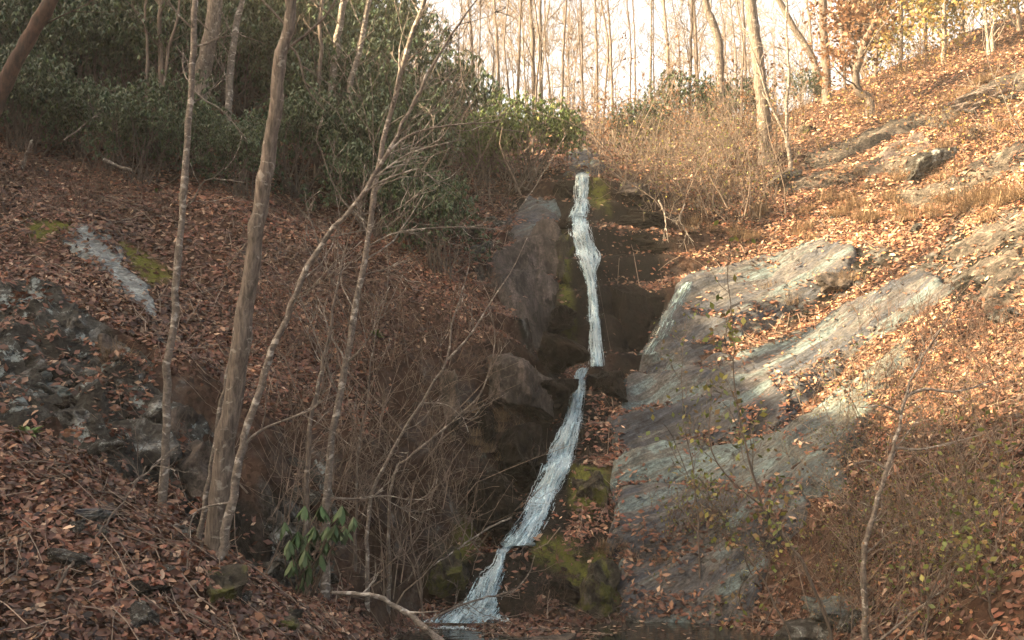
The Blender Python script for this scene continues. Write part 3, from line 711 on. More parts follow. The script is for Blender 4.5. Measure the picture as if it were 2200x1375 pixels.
def ribbon(g, path, seed, off=0.05, nu=15, wmul=1.0, shift=0.0, rough=0.022):
    """sheet of falling water: path of (photograph x, y, width in metres), laid on the rock"""
    pp = []
    for a, bb, w in smooth_path(np.array(path)*np.array((1, 1, 100.0)), 44)*np.array((1, 1, 0.01)):
        d = min(hit(a+k_, bb, 10)[1] for k_ in (-14, -7, 0, 7, 14)); pp.append((a, bb, d, w))
    pp = np.array(pp)
    for i in range(1, len(pp)): pp[i, 2] = min(pp[i, 2], pp[i-1, 2])
    pp[:, 2] = np.minimum(pp[:, 2], np.append(pp[1:, 2], pp[-1, 2])+0.12)
    pp[1:-1, 2] = (pp[:-2, 2]+2*pp[1:-1, 2]+pp[2:, 2])/4
    W = smooth_path([np.append(P(a, bb, d-off), w) for a, bb, d, w in pp], 110)
    n = len(W); u = np.linspace(-1, 1, nu)
    L = np.concatenate(([0], np.cumsum(np.linalg.norm(np.diff(W[:, :3], axis=0), axis=1))))
    half = W[:, 3:4]*0.5*wmul
    X = W[:, 0:1] + half*u[None] + shift*half
    Y = W[:, 1:2] + 0.08*(u[None]**2) - 0.02
    Z = W[:, 2:3] + 0*u[None]
    k = fbm(p3(u[None]*2.5+0*Z, L[:, None]*5.0+0*X, seed), 4, seed)
    Y = Y - rough*1.5*k; Z = Z + rough*0.4*k
    uvw = np.stack(np.broadcast_arrays(u[None]+0*half, L[:, None]+seed*3.7+0*u[None], u[None]*half), -1).reshape(-1, 3)
    i = np.arange(n-1)[:, None]*nu; jx = np.arange(nu-1)[None]
    g.add(np.stack((X, Y, Z), -1).reshape(-1, 3), np.stack((i+jx, i+jx+1, i+nu+jx+1, i+nu+jx), -1).reshape(-1, 4), uvw)
    return W, half, L
def strands(g, W, half, L, seed, n):
    rs = np.random.default_rng(seed); N_ = len(W)
    for _ in range(n):
        a = rs.integers(0, N_-14); b_ = min(N_-1, a+rs.integers(12, 46)); m_ = b_-a
        u = rs.normal(scale=0.5)+0.22*np.cumsum(rs.normal(size=m_))*0.25
        x = W[a:b_, 0]+half[a:b_, 0]*u.clip(-1.25, 1.25)
        y = W[a:b_, 1]-rs.uniform(0.02, 0.07)+0.06*u**2+0.008*rs.normal(size=m_)
        z = W[a:b_, 2]+0.012*rs.normal(size=m_)
        r_ = rs.uniform(0.002, 0.0075)*np.sin(np.linspace(0.15, 3.0, m_))**0.7*rs.uniform(0.5, 1.3, m_)
        g.tube(np.stack((x, y, z), 1), r_, 4)
def spray(g, W, half, seed, n):
    rs = np.random.default_rng(seed); k = rs.integers(0, len(W), n)
    u = rs.normal(scale=0.6, size=n); sg = rs.uniform(0.0015, 0.005, n)
    c = np.stack((W[k, 0]+half[k, 0]*u, W[k, 1]-rs.uniform(0.0, 0.12, n), W[k, 2]+rs.normal(scale=0.025, size=n)), 1)
    oc = np.array(((1, 0, 0), (-1, 0, 0), (0, 1, 0), (0, -1, 0), (0, 0, 1.7), (0, 0, -1.7)), float)
    v = c[:, None]+oc[None]*sg[:, None, None]
    f = np.array(((0, 2, 4), (2, 1, 4), (1, 3, 4), (3, 0, 4), (2, 0, 5), (1, 2, 5), (3, 1, 5), (0, 3, 5)))
    g.add(v.reshape(-1, 3), (np.arange(n)[:, None, None]*6+f[None]).reshape(-1, 3))
wf = thing('waterfall', 'narrow white waterfall dropping down the dark rock chute into the pool', 'waterfall')
UP1 = [(1251,372,0.26),(1251,385,0.26),(1251,400,0.27),(1250,425,0.28),(1247,452,0.34),(1242,465,0.36)]
UP2 = [(1240,455,0.36),(1243,475,0.42),(1252,520,0.44),(1262,560,0.36),(1268,590,0.26),(1273,625,0.22),(1278,680,0.20),(1279,740,0.25),(1281,787,0.30)]
UP3 = [(1248,470,0.2),(1268,520,0.18),(1283,550,0.16),(1272,590,0.16),(1270,640,0.16),(1272,690,0.2)]
MID = [(1255,790,0.22),(1247,805,0.25),(1240,850,0.27),(1229,910,0.36),(1212,960,0.50),(1196,1010,0.52),(1172,1060,0.48),(1150,1110,0.48),(1125,1150,0.50),(1110,1172,0.52)]
LOW = [(1098,1172,0.2),(1080,1186,0.13),(1070,1215,0.16),(1056,1240,0.36),(1042,1280,0.46),(1030,1305,0.62),(1012,1325,0.9),(1002,1338,1.15)]
WM = dict(top_fall=0.82, upper_cascade=0.7, middle_cascade=0.64, lower_cascade=0.75)
for nm, paths in (('top_fall', [UP1]), ('upper_cascade', [UP2, UP3]), ('middle_cascade', [MID]), ('lower_cascade', [LOW])):
    g = Geo()
    for q, pa in enumerate(paths):
        ribbon(g, pa, 3+q*5+len(nm), 0.10, wmul=WM[nm]*1.25)
        if q == 0: ribbon(g, pa, 31+len(nm), 0.16, wmul=WM[nm]*0.95, shift=0.08)
    o = obj(nm, g.mesh(nm, color=True), MAT_FALL, wf)
    gs = Geo()
    for q, pa in enumerate(paths):
        W_, h_, L_a = ribbon(Geo(), pa, 3+q*5+len(nm), 0.12, wmul=WM[nm]*1.1)
        strands(gs, W_, h_, L_a, 7+q+len(nm), int(24+26*L_a[-1]) if q == 0 else 16)
        spray(gs, W_, h_, 17+q, int(260*L_a[-1]) if q == 0 else 60)
    tag(obj('white_water', gs, MAT_FOAM, o), kind='stuff')
SIDE = [(1480,606,0.16),(1462,640,0.22),(1440,680,0.24),(1418,725,0.24),(1396,762,0.26)]
g = Geo(); W_, h_, L_a = ribbon(g, SIDE, 51, 0.30, wmul=1.5, rough=0.006)
MAT_SHEEN, nt, b = newmat('wet_sheen')
sh_ = noise(nt, attr(nt, 'tone', 'Vector'), 1.0, 5, 0.7, 0.6, (2.0, 5.0, 30.0))
nt.links.new(ramp(nt, sh_, [(0.4, (0.045, 0.07, 0.075)), (0.64, (0.20, 0.29, 0.30))]), b.inputs['Base Color'])
b.inputs['Roughness'].default_value = 0.3
sx_ = N(nt, 'ShaderNodeSeparateXYZ'); nt.links.new(attr(nt, 'tone', 'Vector'), sx_.inputs[0])
ed_ = math_(nt, 'SUBTRACT', 1.0, math_(nt, 'ABSOLUTE', sx_.outputs[0]))
nt.links.new(math_(nt, 'MULTIPLY', ramp(nt, sh_, [(0.4, 0.1), (0.6, 0.85)]), math_(nt, 'MULTIPLY', ed_, 1.8, True)), b.inputs['Alpha'])
obj('side_trickle', g.mesh('side_trickle', color=True), MAT_SHEEN, wf)
# churned foam where the lower cascade enters the pool
gs = Geo(); rs = np.random.default_rng(66); n_ = 700
q_ = P(1005, 1340, 11.6); a_ = rs.normal(scale=0.36, size=n_); b2 = -np.abs(rs.normal(scale=0.10, size=n_))
oc = np.array(((1, 0, 0), (0, 1, 0), (-1, 0, 0), (0, -1, 0), (0, 0, 0.5)))
v = np.stack((q_[0]+a_, q_[1]+b2+0.05, np.full(n_, 0.034)), 1)[:, None]+oc[None]*rs.uniform(0.004, 0.016, n_)[:, None, None]
f = np.array(((0, 1, 4), (1, 2, 4), (2, 3, 4), (3, 0, 4)))
gs.add(v.reshape(-1, 3), (np.arange(n_)[:, None, None]*5+f[None]).reshape(-1, 3))
tag(obj('pool_foam', gs, MAT_FOAM, wf), kind='stuff')
# thin bright sill of water where the middle cascade meets its ledge
g = Geo(); q0, q1 = hit(1078, 1172)[0], hit(1150, 1173)[0]
sl = smooth_path([q0+(0, -.1, .03), (q0+q1)/2+(0, -.14, .02), q1+(0, -.1, .03)], 14)
g.tube(sl, 0.022+0.01*np.sin(np.arange(14)*1.7), 6, (0.1, 0.2, 0.3))
obj('foam_sill', g.mesh('foam_sill', color=True), MAT_FALL, wf)
m, nt, b = newmat('pool_water')
b.inputs['Base Color'].default_value = (0.012, 0.014, 0.012, 1)
b.inputs['Roughness'].default_value = 0.06
bump(nt, b, noise(nt, coord(nt), 5.0, 3, 0.5, 0.2, (1, 2.2, 1)), 0.12, 0.05)
g = Geo()
xs = np.linspace(-3.5, 4.2, 60); ys = np.linspace(7.0, 12.9, 60)
X, Y = np.meshgrid(xs, ys); i = np.arange(59)[:, None]*60; k = np.arange(59)[None]
g.add(np.stack((X, Y, 0.03+0*X), -1).reshape(-1, 3), np.stack((i+k, i+k+1, i+60+k+1, i+60+k), -1).reshape(-1, 4))
obj('pool', g, m, kind='structure', label='dark still pool at the foot of the falls')

# ------------------------------------------------------------------ leaves
def leaves(g, c, d, nrm, L, W, col, fold=0.15, curl=0.0):
    """kite-shaped folded leaves; c base points, d directions, nrm upper sides"""
    n = len(c)
    s = np.cross(nrm, d); s /= np.linalg.norm(s, axis=1)[:, None]+1e-9
    L = np.broadcast_to(L, (n,))[:, None]; W = np.broadcast_to(W, (n,))[:, None]
    fo = np.broadcast_to(fold, (n,))[:, None]; cu = np.broadcast_to(curl, (n,))[:, None]
    mid = c + d*L*0.48
    v = np.stack((c, mid+s*W*0.5+nrm*W*fo, c+d*L+nrm*L*cu, mid-s*W*0.5+nrm*W*fo), 1)
    k = np.arange(n)[:, None]*4
    f = np.concatenate((np.hstack((k, k+2, k+1)), np.hstack((k, k+3, k+2))))
    g.add(v.reshape(-1, 3), f, np.repeat(np.broadcast_to(col, (n, 3)), 4, axis=0))
def leaves6(g, c, d, nrm, L, W, col, fold, curl):
    """six-point leaves for the near ground"""
    n = len(c)
    s = np.cross(nrm, d); s /= np.linalg.norm(s, axis=1)[:, None]+1e-9
    L = L[:, None]; W = W[:, None]; fo = fold[:, None]; cu = curl[:, None]
    a1, a2 = c+d*L*0.3, c+d*L*0.68+nrm*L*cu*0.35
    v = np.stack((c, a1+s*W*0.42+nrm*W*fo, a2+s*W*0.5+nrm*W*fo*1.3, c+d*L+nrm*L*cu, a2-s*W*0.5+nrm*W*fo, a1-s*W*0.42+nrm*W*fo*1.2), 1)
    k = np.arange(n)[:, None]*6
    f = np.concatenate((np.hstack((k, k+3, k+2, k+1)), np.hstack((k, k+5, k+4, k+3))))
    g.add(v.reshape(-1, 3), f, np.repeat(col, 6, axis=0))
MAT_LITTER = mat_tone('fallen_leaf', 0.55, 0.35, 0.12, 0.4)
LIT = np.array([(0.12,0.053,0.037),(0.16,0.073,0.048),(0.085,0.040,0.030),(0.23,0.135,0.09),(0.37,0.26,0.185),(0.04,0.024,0.020),(0.18,0.066,0.040),(0.24,0.115,0.06)])
rng = np.random.default_rng(4)
LEAFBEDS = [wpoly(p) for p in (
 [(1290,475),(1420,480),(1440,510),(1290,500)], [(1300,570),(1440,575),(1450,610),(1400,630),(1300,600)],
 [(1265,880),(1330,870),(1330,1000),(1285,1000)], [(1240,1090),(1330,1080),(1300,1150),(1220,1160)], [(1300,1190),(1400,1160),(1390,1200),(1300,1220)],
 [(1130,1300),(1210,1300),(1210,1325),(1130,1325)], [(970,430),(1120,420),(1110,445),(980,470)])]
SHADY = [wpoly([(1820,930),(2230,930),(2230,1375),(1640,1375),(1700,1120)])]
LEDGES = SLABS[LEDGE0:LEDGE0+2]
def litter_at(x, y):
    d = np.zeros(len(x))+1.0
    tn = slope_n(x, y)
    d *= sstep(0.48, 0.68, tn[:, 2])
    d *= 1-0.96*region(x, y, WET_AND_SHADE, 0.1, 0.2, 1)
    d *= 1-0.62*region(x, y, BARE, 0.1, 0.2, 3)
    d *= 1-0.8*region(x, y, MOSS, 0.1, 0.15, 2)
    sl_ = np.zeros(len(x))
    wob_ = 0.12*fbm(p3(x*1.5, y*1.5, 5.5), 3, 90)
    for p in SLABS: sl_ = np.maximum(sl_, sstep(-0.05, 0.12, poly_sd(x, y, p)+wob_))
    d *= 1-sl_*(0.97-0.42*sstep(0.34, 0.6, fbm(p3(x*0.9, y*2.4, 8.8), 4, 55)))
    led = region(x, y, LEDGES, 0.1, 0.2, 9); d = np.maximum(d, led*0.75*sstep(0.0, 0.35, fbm(p3(x*1.1, y*1.6, 4.8), 4, 57)))
    d *= 0.35+0.65*sstep(-0.55, 0.1, fbm(p3(x*0.8, y*0.8, 2.2), 4, 12))
    d *= 1-0.72*region(x, y, SHADY, 0.5, 0.3, 8)
    d = np.maximum(d, 0.07*region(x, y, WET_AND_SHADE, 0.1, 0.2, 1))
    d = np.maximum(d, 0.85*region(x, y, LEAFBEDS, 0.08, 0.12, 6))
    return d
def scatter(n, x0, x1, y0, y1, wfun=None):
    x = rng.uniform(x0, x1, n); y = rng.uniform(y0, y1, n)
    dd = np.hypot(x, y)
    ok = (np.abs(x) < 0.62*y+1.2)
    x, y, dd = x[ok], y[ok], dd[ok]
    k = rng.random(len(x)) < np.clip((11.0/dd)**1.2, 0, 1)
    x, y = x[k], y[k]
    p = litter_at(x, y)
    k = rng.random(len(x)) < p
    return x[k], y[k]
def litter(name, label, n, x0, x1, y0, y1, six, size):
    x, y = scatter(n, x0, x1, y0, y1)
    m_ = len(x)
    nn = slope_n(x, y, 0.08) + rng.normal(scale=0.5, size=(m_, 3)); nn /= np.linalg.norm(nn, axis=1)[:, None]
    th = rng.uniform(0, 2*math.pi, m_)
    d = np.stack((np.cos(th), np.sin(th), np.zeros(m_)), 1)
    d -= nn*(d*nn).sum(1)[:, None]; d /= np.linalg.norm(d, axis=1)[:, None]
    z = top_z(x, y) + rng.uniform(0.004, 0.05, m_)
    L = size*rng.uniform(0.4, 1.1, m_)**0.8*1.5*rng.uniform(0.6, 1.2, m_); W = L*rng.uniform(0.28, 0.6, m_)
    ci = rng.choice(len(LIT), m_, p=[.2,.18,.19,.10,.05,.16,.08,.04])
    col = 0.74*LIT[ci]*rng.uniform(0.7, 1.3, (m_, 1))*(1+0.45*fbm(p3(x*0.9, y*0.9, 7.0), 4, 44))[:, None].clip(0.3, 1.8)
    dry = sstep(1.6, 4.5, x + 0.35*(y-16))*sstep(9.5, 13.0, y)  # golden sunlight put into the leaf colour over the lit right bank
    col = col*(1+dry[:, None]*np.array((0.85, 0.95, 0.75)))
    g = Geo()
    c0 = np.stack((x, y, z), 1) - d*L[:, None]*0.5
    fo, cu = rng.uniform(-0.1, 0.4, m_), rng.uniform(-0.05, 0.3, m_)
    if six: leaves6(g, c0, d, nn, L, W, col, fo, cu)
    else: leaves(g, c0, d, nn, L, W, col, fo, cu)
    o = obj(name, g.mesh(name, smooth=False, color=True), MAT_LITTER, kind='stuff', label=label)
    print(name, m_)
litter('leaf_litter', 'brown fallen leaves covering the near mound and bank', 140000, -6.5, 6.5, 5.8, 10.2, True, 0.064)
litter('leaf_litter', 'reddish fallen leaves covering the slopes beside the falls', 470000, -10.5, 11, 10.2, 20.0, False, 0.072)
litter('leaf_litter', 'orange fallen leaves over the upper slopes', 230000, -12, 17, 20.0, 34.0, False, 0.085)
g = Geo()
xx, yy = scatter(9000, -7, 8, 5.8, 19)
for x_, y_ in zip(xx[:3200], yy[:3200]):
    a_ = rng.uniform(0, 6.28); L_s = rng.uniform(0.12, 0.55); bn = rng.normal(scale=0.12)
    q = [np.array((x_+t_*L_s*math.cos(a_+bn*t_), y_+t_*L_s*math.sin(a_+bn*t_), 0.0)) for t_ in (-0.5, 0, 0.5)]
    for k_ in q: k_[2] = float(hz(k_[0], k_[1]))+0.045+rng.uniform(0, 0.03)
    g.tube(np.array(q), rng.uniform(0.002, 0.006), 4, np.array((0.13, 0.10, 0.08))*rng.uniform(0.4, 1.8))
obj('twig_litter', g.mesh('twig_litter', color=True), MAT_LITTER, kind='stuff', label='small fallen twigs scattered over the leaf litter')
g = Geo(); n_ = 130
x = np.concatenate((rng.uniform(-0.8, 2.6, 80), rng.normal(0.9, 0.25, 50))); y = np.concatenate((rng.uniform(9.2, 12.2, 80), rng.normal(11.7, 0.15, 50)))
th = rng.uniform(0, 6.28, n_); up_ = np.tile((0.0, 0.0, 1.0), (n_, 1))+rng.normal(scale=0.06, size=(n_, 3))
leaves(g, np.stack((x, y, np.full(n_, 0.038)), 1), np.stack((np.cos(th), np.sin(th), 0*th), 1), up_, rng.uniform(0.05, 0.1, n_), rng.uniform(0.025, 0.05, n_), LIT[rng.integers(0, 5, n_)]*0.8, 0.06, 0.08)
obj('floating_leaves', g.mesh('floating_leaves', smooth=False, color=True), MAT_LITTER, kind='stuff', label='fallen leaves floating on the dark pool')
#@@PART3
# ------------------------------------------------------------------ bark, foliage materials
BARK_GREY = mat_bark('grey_brown_bark', (0.05, 0.041, 0.036), (0.19, 0.158, 0.138), (0.26, 0.245, 0.225), vs_=(1, 1, 0.16), sc=34.0, spot_at=0.58)
BARK_PALE = mat_bark('pale_bark', (0.085, 0.072, 0.063), (0.21, 0.182, 0.163), (0.40, 0.38, 0.355), vs_=(1, 1, 1.2), spot_at=0.56)
BARK_RED = mat_bark('reddish_bark', (0.025, 0.014, 0.011), (0.085, 0.042, 0.029), sc=14.0)
BARK_DARK = mat_bark('dark_bark', (0.05, 0.04, 0.034), (0.13, 0.105, 0.09))
BARK_FAR = mat_bark('greyish_bark', (0.075, 0.058, 0.05), (0.17, 0.135, 0.115))
BARK_TWIG = mat_bark('twig_bark', (0.06, 0.045, 0.036), (0.22, 0.17, 0.138))
BARK_BRUSH = mat_bark('brush_bark', (0.035, 0.021, 0.016), (0.12, 0.070, 0.049))
MAT_RHODO = mat_tone('rhododendron_leaf', 0.5, 0.3, 0.14, 0.3, 12.0)
MAT_LEAF = mat_tone('thin_leaf', 0.5, 0.25, 0.35, 0.3, 12.0)
MAT_GRASS = mat_tone('dry_grass', 0.6, 0.25, 0.25, 0.3, 9.0)

def unit(v): return v/(np.linalg.norm(v)+1e-9)
def grow(g, p, d, L, r, lvl, rng, up=0.06, wig=0.16, kids=(4, 7), spread=(0.5, 1.0), shrink=(0.35, 0.62), tips=None, rmin=0.0035, droop=0.0):
    n = 7 if lvl >= 2 else (5 if lvl == 1 else 4)
    pts = [np.array(p, float)]; d = unit(np.array(d, float))
    for i in range(n-1):
        d = unit(d + rng.normal(scale=wig, size=3) + np.array((0, 0, up-droop)))
        pts.append(pts[-1] + d*L/(n-1))
    pts = np.array(pts)
    g.tube(pts, np.maximum(np.linspace(r, r*0.35, n), rmin), 5 if lvl >= 2 else (4 if lvl == 1 else 3))
    if tips is not None and lvl <= 1: tips.extend(pts[1:])
    if lvl <= 0: return
    for _ in range(rng.integers(*kids)):
        t = rng.uniform(0.25, 0.98); i = min(int(t*(n-1)), n-2)
        q = pts[i] + (pts[i+1]-pts[i])*(t*(n-1)-i)
        ax = unit(pts[i+1]-pts[i])
        s = unit(np.cross(ax, rng.normal(size=3)))
        a = rng.uniform(*spread)
        grow(g, q, ax*math.cos(a)+s*math.sin(a), L*rng.uniform(*shrink)*(1.15-0.5*t), max(r*(1-0.65*t)*0.55, rmin), lvl-1, rng, up, wig*1.15, kids, spread, shrink, tips, rmin, droop)
def path3(pp, d=None):
    out = []
    for q in pp:
        if len(q) > 2: d = q[2]
        out.append(P(q[0], q[1], d))
    return np.array(out)
def shift(g, base):
    for k in range(len(g.v)): g.v[k] = g.v[k] - base
    return g
def tree(name, label, pp, r0, r1, mat, seed, nbr=10, start=0.35, blen=1.6, lvl=1, side=None, extra=(), group=None, cat='tree', up=0.12, spread=(0.6, 1.2), foliage=None, kids=(3, 6), sides=9, root=True, wig=0.17, top=True):
    """tapered trunk through the traced points, limbs and twigs; extra = traced limbs"""
    rng = np.random.default_rng(seed)
    pts = path3(pp)
    base = pts[0].copy()
    if root:
        gz = float(hz(base[0], base[1]))
        if base[2] > gz - 0.02 or True:
            pts = np.vstack(((base[0], base[1], min(base[2], gz) - 0.25), pts)) if gz < base[2]+0.4 else pts
    n = max(16, 4*len(pts))
    tr = smooth_path(pts, n)
    tt = np.linspace(0, 1, n)
    tr[1:] += 0.008*rng.normal(size=(n-1, 3))
    rad = r0+(r1-r0)*tt**0.8
    rad = rad*(1+0.75*np.exp(-np.linspace(0, 1, n)*28))
    rad = rad*(1+0.06*rng.normal(size=n))
    t = thing(name, label, cat, base, group)
    g = Geo(); g.tube(tr-base, rad, sides)
    obj('trunk', g, mat, t)
    g = Geo(); tips = [] if foliage else None
    for q in extra:
        e = smooth_path(path3(q[0], pp[-1][2] if len(pp[-1]) > 2 else pp[0][2]), 12)
        rr = np.linspace(q[1], max(q[1]*0.3, 0.004), 12)
        gl = Geo(); gl.tube(e-base, rr, 5)
        for _ in range(q[2] if len(q) > 2 else 4):
            i = rng.integers(2, 11); ax = unit(e[i]-e[i-1]); s = unit(np.cross(ax, rng.normal(size=3)))
            grow(gl, e[i]-base, ax*0.7+s*0.6, blen*rng.uniform(0.25, 0.5), rr[i]*0.6, 0 if lvl < 2 else 1, rng, up, 0.2, tips=tips)
        obj('limb', gl, mat, t)
    for k in range(nbr):
        u = start+(1-start)*(k+rng.random())/max(nbr, 1); u = min(u, 0.985)
        i = min(int(u*(n-1)), n-2); q = tr[i]
        ax = unit(tr[i+1]-tr[i]); s = rng.normal(size=3)
        if side is not None: s = s*0.6 + np.array(side)
        s = unit(np.cross(np.cross(ax, s), ax)); a = rng.uniform(*spread)
        grow(g, q-base, ax*math.cos(a)+s*math.sin(a), blen*rng.uniform(0.5, 1.15)*(1.15-0.5*u), max(min(rad[i]*rng.uniform(0.22, 0.4), 0.006+0.009*blen), 0.005), lvl, rng, up, wig, kids, tips=tips)
    if top and nbr:
        grow(g, tr[-1]-base, tr[-1]-tr[-3], blen*1.0, rad[-1], lvl, rng, up, wig, kids, tips=tips)
    if g.n: obj('crown', g, mat, t)
    if foliage:
        nf, Lf, cols, jit = foliage
        tips = np.array(tips)
        c = tips[rng.integers(0, len(tips), nf)] + rng.normal(scale=jit, size=(nf, 3))
        d = rng.normal(size=(nf, 3)); d[:, 2] -= 0.4; d /= np.linalg.norm(d, axis=1)[:, None]
        nn = rng.normal(size=(nf, 3)); nn[:, 2] += 0.8; nn -= d*(nn*d).sum(1)[:, None]; nn /= np.linalg.norm(nn, axis=1)[:, None]
        cc = np.array(cols)[rng.integers(0, len(cols), nf)]*rng.uniform(0.65, 1.35, (nf, 1))
        g = Geo(); LL = Lf*rng.uniform(0.7, 1.3, nf)
        leaves(g, c, d, nn, LL, LL*0.6, cc, 0.1, 0.1)
        obj('foliage', g.mesh('foliage', smooth=False, color=True), MAT_LEAF, t)
    return t
# ------------------------------------------------------------------ trees near the camera, left
tree('slim_tree', 'slim pale-barked tree left of the main trunk', [(350,1092,9.5),(357,950),(362,800),(378,620),(394,420),(410,200),(419,0),(426,-260)], 0.043, 0.026, BARK_PALE, 1, 9, 0.62, 0.9, 1,
     extra=[([(385,470,9.5),(402,440),(412,435),(440,388),(480,386),(525,392)], 0.009, 4), ([(415,100),(440,95),(470,82),(500,75),(520,70)], 0.012, 4), ([(412,190),(440,215),(480,240),(530,300)], 0.009, 3)])
tree('main_trunk_tree', 'tallest thick grey-brown trunk rising from the leaf mound', [(462,1212,8.6),(478,1030),(490,920),(512,790),(532,640),(548,520),(566,410),(588,260),(603,130),(624,0),(650,-330)], 0.108, 0.038, BARK_GREY, 2, 7, 0.72, 1.3, 1,
     extra=[([(612,90,8.6),(640,120),(660,190),(700,240)], 0.012, 3), ([(548,500),(500,560),(490,575)], 0.008, 2)], sides=14)
tree('leaning_tree', 'pale slim tree leaning right across the main trunk foot', [(474,1195,8.4),(500,1065),(524,955),(570,800),(600,720),(642,615),(700,510),(770,430),(830,330),(880,235),(940,120),(1000,30)], 0.045, 0.009, BARK_PALE, 3, 16, 0.45, 1.1, 1,
     extra=[([(520,960,8.4),(560,925),(620,900),(670,880),(690,860)], 0.016, 5), ([(765,435),(800,400),(870,370),(905,365),(945,400)], 0.012, 5), ([(830,330),(880,290),(960,270),(1060,262),(1080,255)], 0.012, 6), ([(800,385),(880,330),(990,300)], 0.01, 5), ([(490,1080),(440,1090),(415,1110),(400,1170)], 0.012, 3)], side=(0.8, 0, 0.4))
tree('thin_stem', 'thin grey stem close against the left of the main trunk', [(428,1155,8.75),(452,1010),(472,880),(492,770),(505,700)], 0.03, 0.01, BARK_PALE, 4, 5, 0.4, 0.5, 0, cat='sapling')
tree('grey_tree', 'straight grey tree leaning right toward the sky, centre left', [(704,1050,10.8),(714,940),(736,830),(768,640),(794,490),(816,340),(850,205),(880,90),(915,-20),(975,-220)], 0.046, 0.022, BARK_PALE, 5, 24, 0.3, 1.4, 2,
     extra=[([(790,530,10.8),(850,500),(930,490),(1000,488),(1080,493)], 0.012, 5), ([(705,1070),(770,1072),(830,1065),(880,1075)], 0.016, 4)], side=(0.5, 0, 0.5), kids=(3, 5))
tree('brown_stem_tree', 'dull brown stem rising above the green sprig', [(656,1190,10.7),(662,1000),(668,900),(692,790),(712,690),(735,560)], 0.042, 0.012, BARK_GREY, 6, 12, 0.35, 0.9, 1)
tree('leaning_sapling', 'bent sapling leaning right over the thicket toward the boulder', [(795,1085,11.2),(850,960),(905,865),(962,768),(968,705),(988,645),(1000,600)], 0.03, 0.008, BARK_PALE, 7, 6, 0.3, 0.7, 1, cat='sapling',
     extra=[([(962,772,11.2),(1010,720),(1060,640),(1100,580),(1133,510)], 0.014, 3), ([(905,865),(960,870),(1000,900),(1030,895)], 0.008, 3)])
tree('leaning_sapling', 'grey sapling leaning right in front of the black hollow', [(840,1040,11.6),(880,985),(930,940),(1000,880),(1030,850),(1060,770)], 0.028, 0.008, BARK_GREY, 8, 7, 0.3, 0.7, 1, cat='sapling')
tree('thin_stem', 'thin upright stem in the thicket right of the grey tree', [(765,1110,11.3),(770,960),(790,860),(800,760),(835,600)], 0.02, 0.006, BARK_GREY, 9, 8, 0.3, 0.7, 1, cat='sapling')
tree('thin_stem', 'thin bent stem beside the cascade moss, centre left', [(905,1260,11.6),(880,1130),(900,1010),(960,930)], 0.016, 0.005, BARK_TWIG, 10, 8, 0.2, 0.6, 1, cat='sapling')
tree('dead_tree', 'leaning dark reddish trunk in the upper left corner', [(-60,330,15.6),(15,175),(62,80),(112,0),(200,-160)], 0.13, 0.10, BARK_RED, 11, 4, 0.5, 1.6, 1)
# trunks standing in the thicket, upper left
for lab, pp, r0, r1, mt, nb in [
 ('stout trunk with a bright left edge behind the slim pale tree', [(432,190,18.2),(446,110),(458,40),(465,0),(478,-200)], 0.17, 0.12, BARK_GREY, 6),
 ('broken pale snag right of the stout trunk', [(494,160,18.3),(502,100),(508,50),(516,16)], 0.075, 0.06, BARK_PALE, 4),
 ('pair-mate pale trunk in the thicket, left of two beyond the main trunk', [(714,190,19),(722,110),(738,10),(752,-160)], 0.085, 0.06, BARK_PALE, 8),
 ('slim trunk in the thicket, right of two beyond the main trunk', [(752,195,18.9),(772,110),(792,0),(812,-160)], 0.07, 0.05, BARK_PALE, 8),
 ('thin grey trunk high in the left thicket', [(345,140,18.3),(342,60),(346,0),(352,-150)], 0.055, 0.04, BARK_FAR, 9),
 ('thinner grey stem left of the thin trunk in the thicket', [(318,120,18.1),(310,40),(318,-40)], 0.035, 0.02, BARK_FAR, 6),
 ('curved thin stem in the thicket behind the slim pale tree', [(358,130,18.0),(372,80),(385,20),(392,-60)], 0.03, 0.02, BARK_FAR, 6),
 ('slender grey tree just right of the main trunk top', [(684,200,18.8),(690,110),(688,40),(700,-80)], 0.05, 0.03, BARK_FAR, 8)]:
    tree('trunk_tree', lab, pp, r0, r1, mt, sum(map(ord, lab)), nb, 0.35, 1.3, 1)
# ------------------------------------------------------------------ saplings near the camera, right
tree('pale_sapling', 'pale crooked sapling at the lower right', [(1862,1380,9.0),(1856,1200),(1878,1100),(1918,965),(1940,880),(1950,835),(1966,800),(1995,745)], 0.038, 0.010, BARK_PALE, 31, 9, 0.35, 0.6, 1, cat='sapling',
     extra=[([(1948,852,9.0),(1985,836),(2050,842),(2120,822),(2160,800)], 0.016, 6), ([(1906,1010),(1870,990),(1835,997)], 0.013, 3), ([(1922,962),(1975,966),(2040,952),(2105,935)], 0.014, 4), ([(1938,890),(1900,872),(1845,875)], 0.012, 4), ([(1882,1095),(1850,1078)], 0.008, 2), ([(1900,1045),(1862,1015),(1832,995)], 0.008, 2)])
GREENY = [(0.10, 0.125, 0.03), (0.075, 0.10, 0.028), (0.16, 0.155, 0.04), (0.12, 0.085, 0.04)]
tree('leafy_sapling', 'dark thin sapling with a few yellow-green leaves, right of the pool', [(1788,1380,9.2),(1745,1255),(1690,1160),(1640,1090),(1604,960),(1580,840),(1574,690)], 0.022, 0.005, BARK_DARK, 32, 10, 0.35, 0.7, 1, cat='sapling',
     extra=[([(1640,1090,9.2),(1560,1020),(1525,950),(1530,830)], 0.01, 4)], foliage=(230, 0.07, GREENY, 0.10))
tree('leafy_sapling', 'small dark sapling with sparse leaves at the bottom edge right of the pool', [(1700,1385,9.0),(1660,1290),(1610,1200),(1560,1120),(1500,1050)], 0.014, 0.004, BARK_DARK, 33, 9, 0.35, 0.6, 1, cat='sapling', foliage=(160, 0.06, GREENY, 0.10))
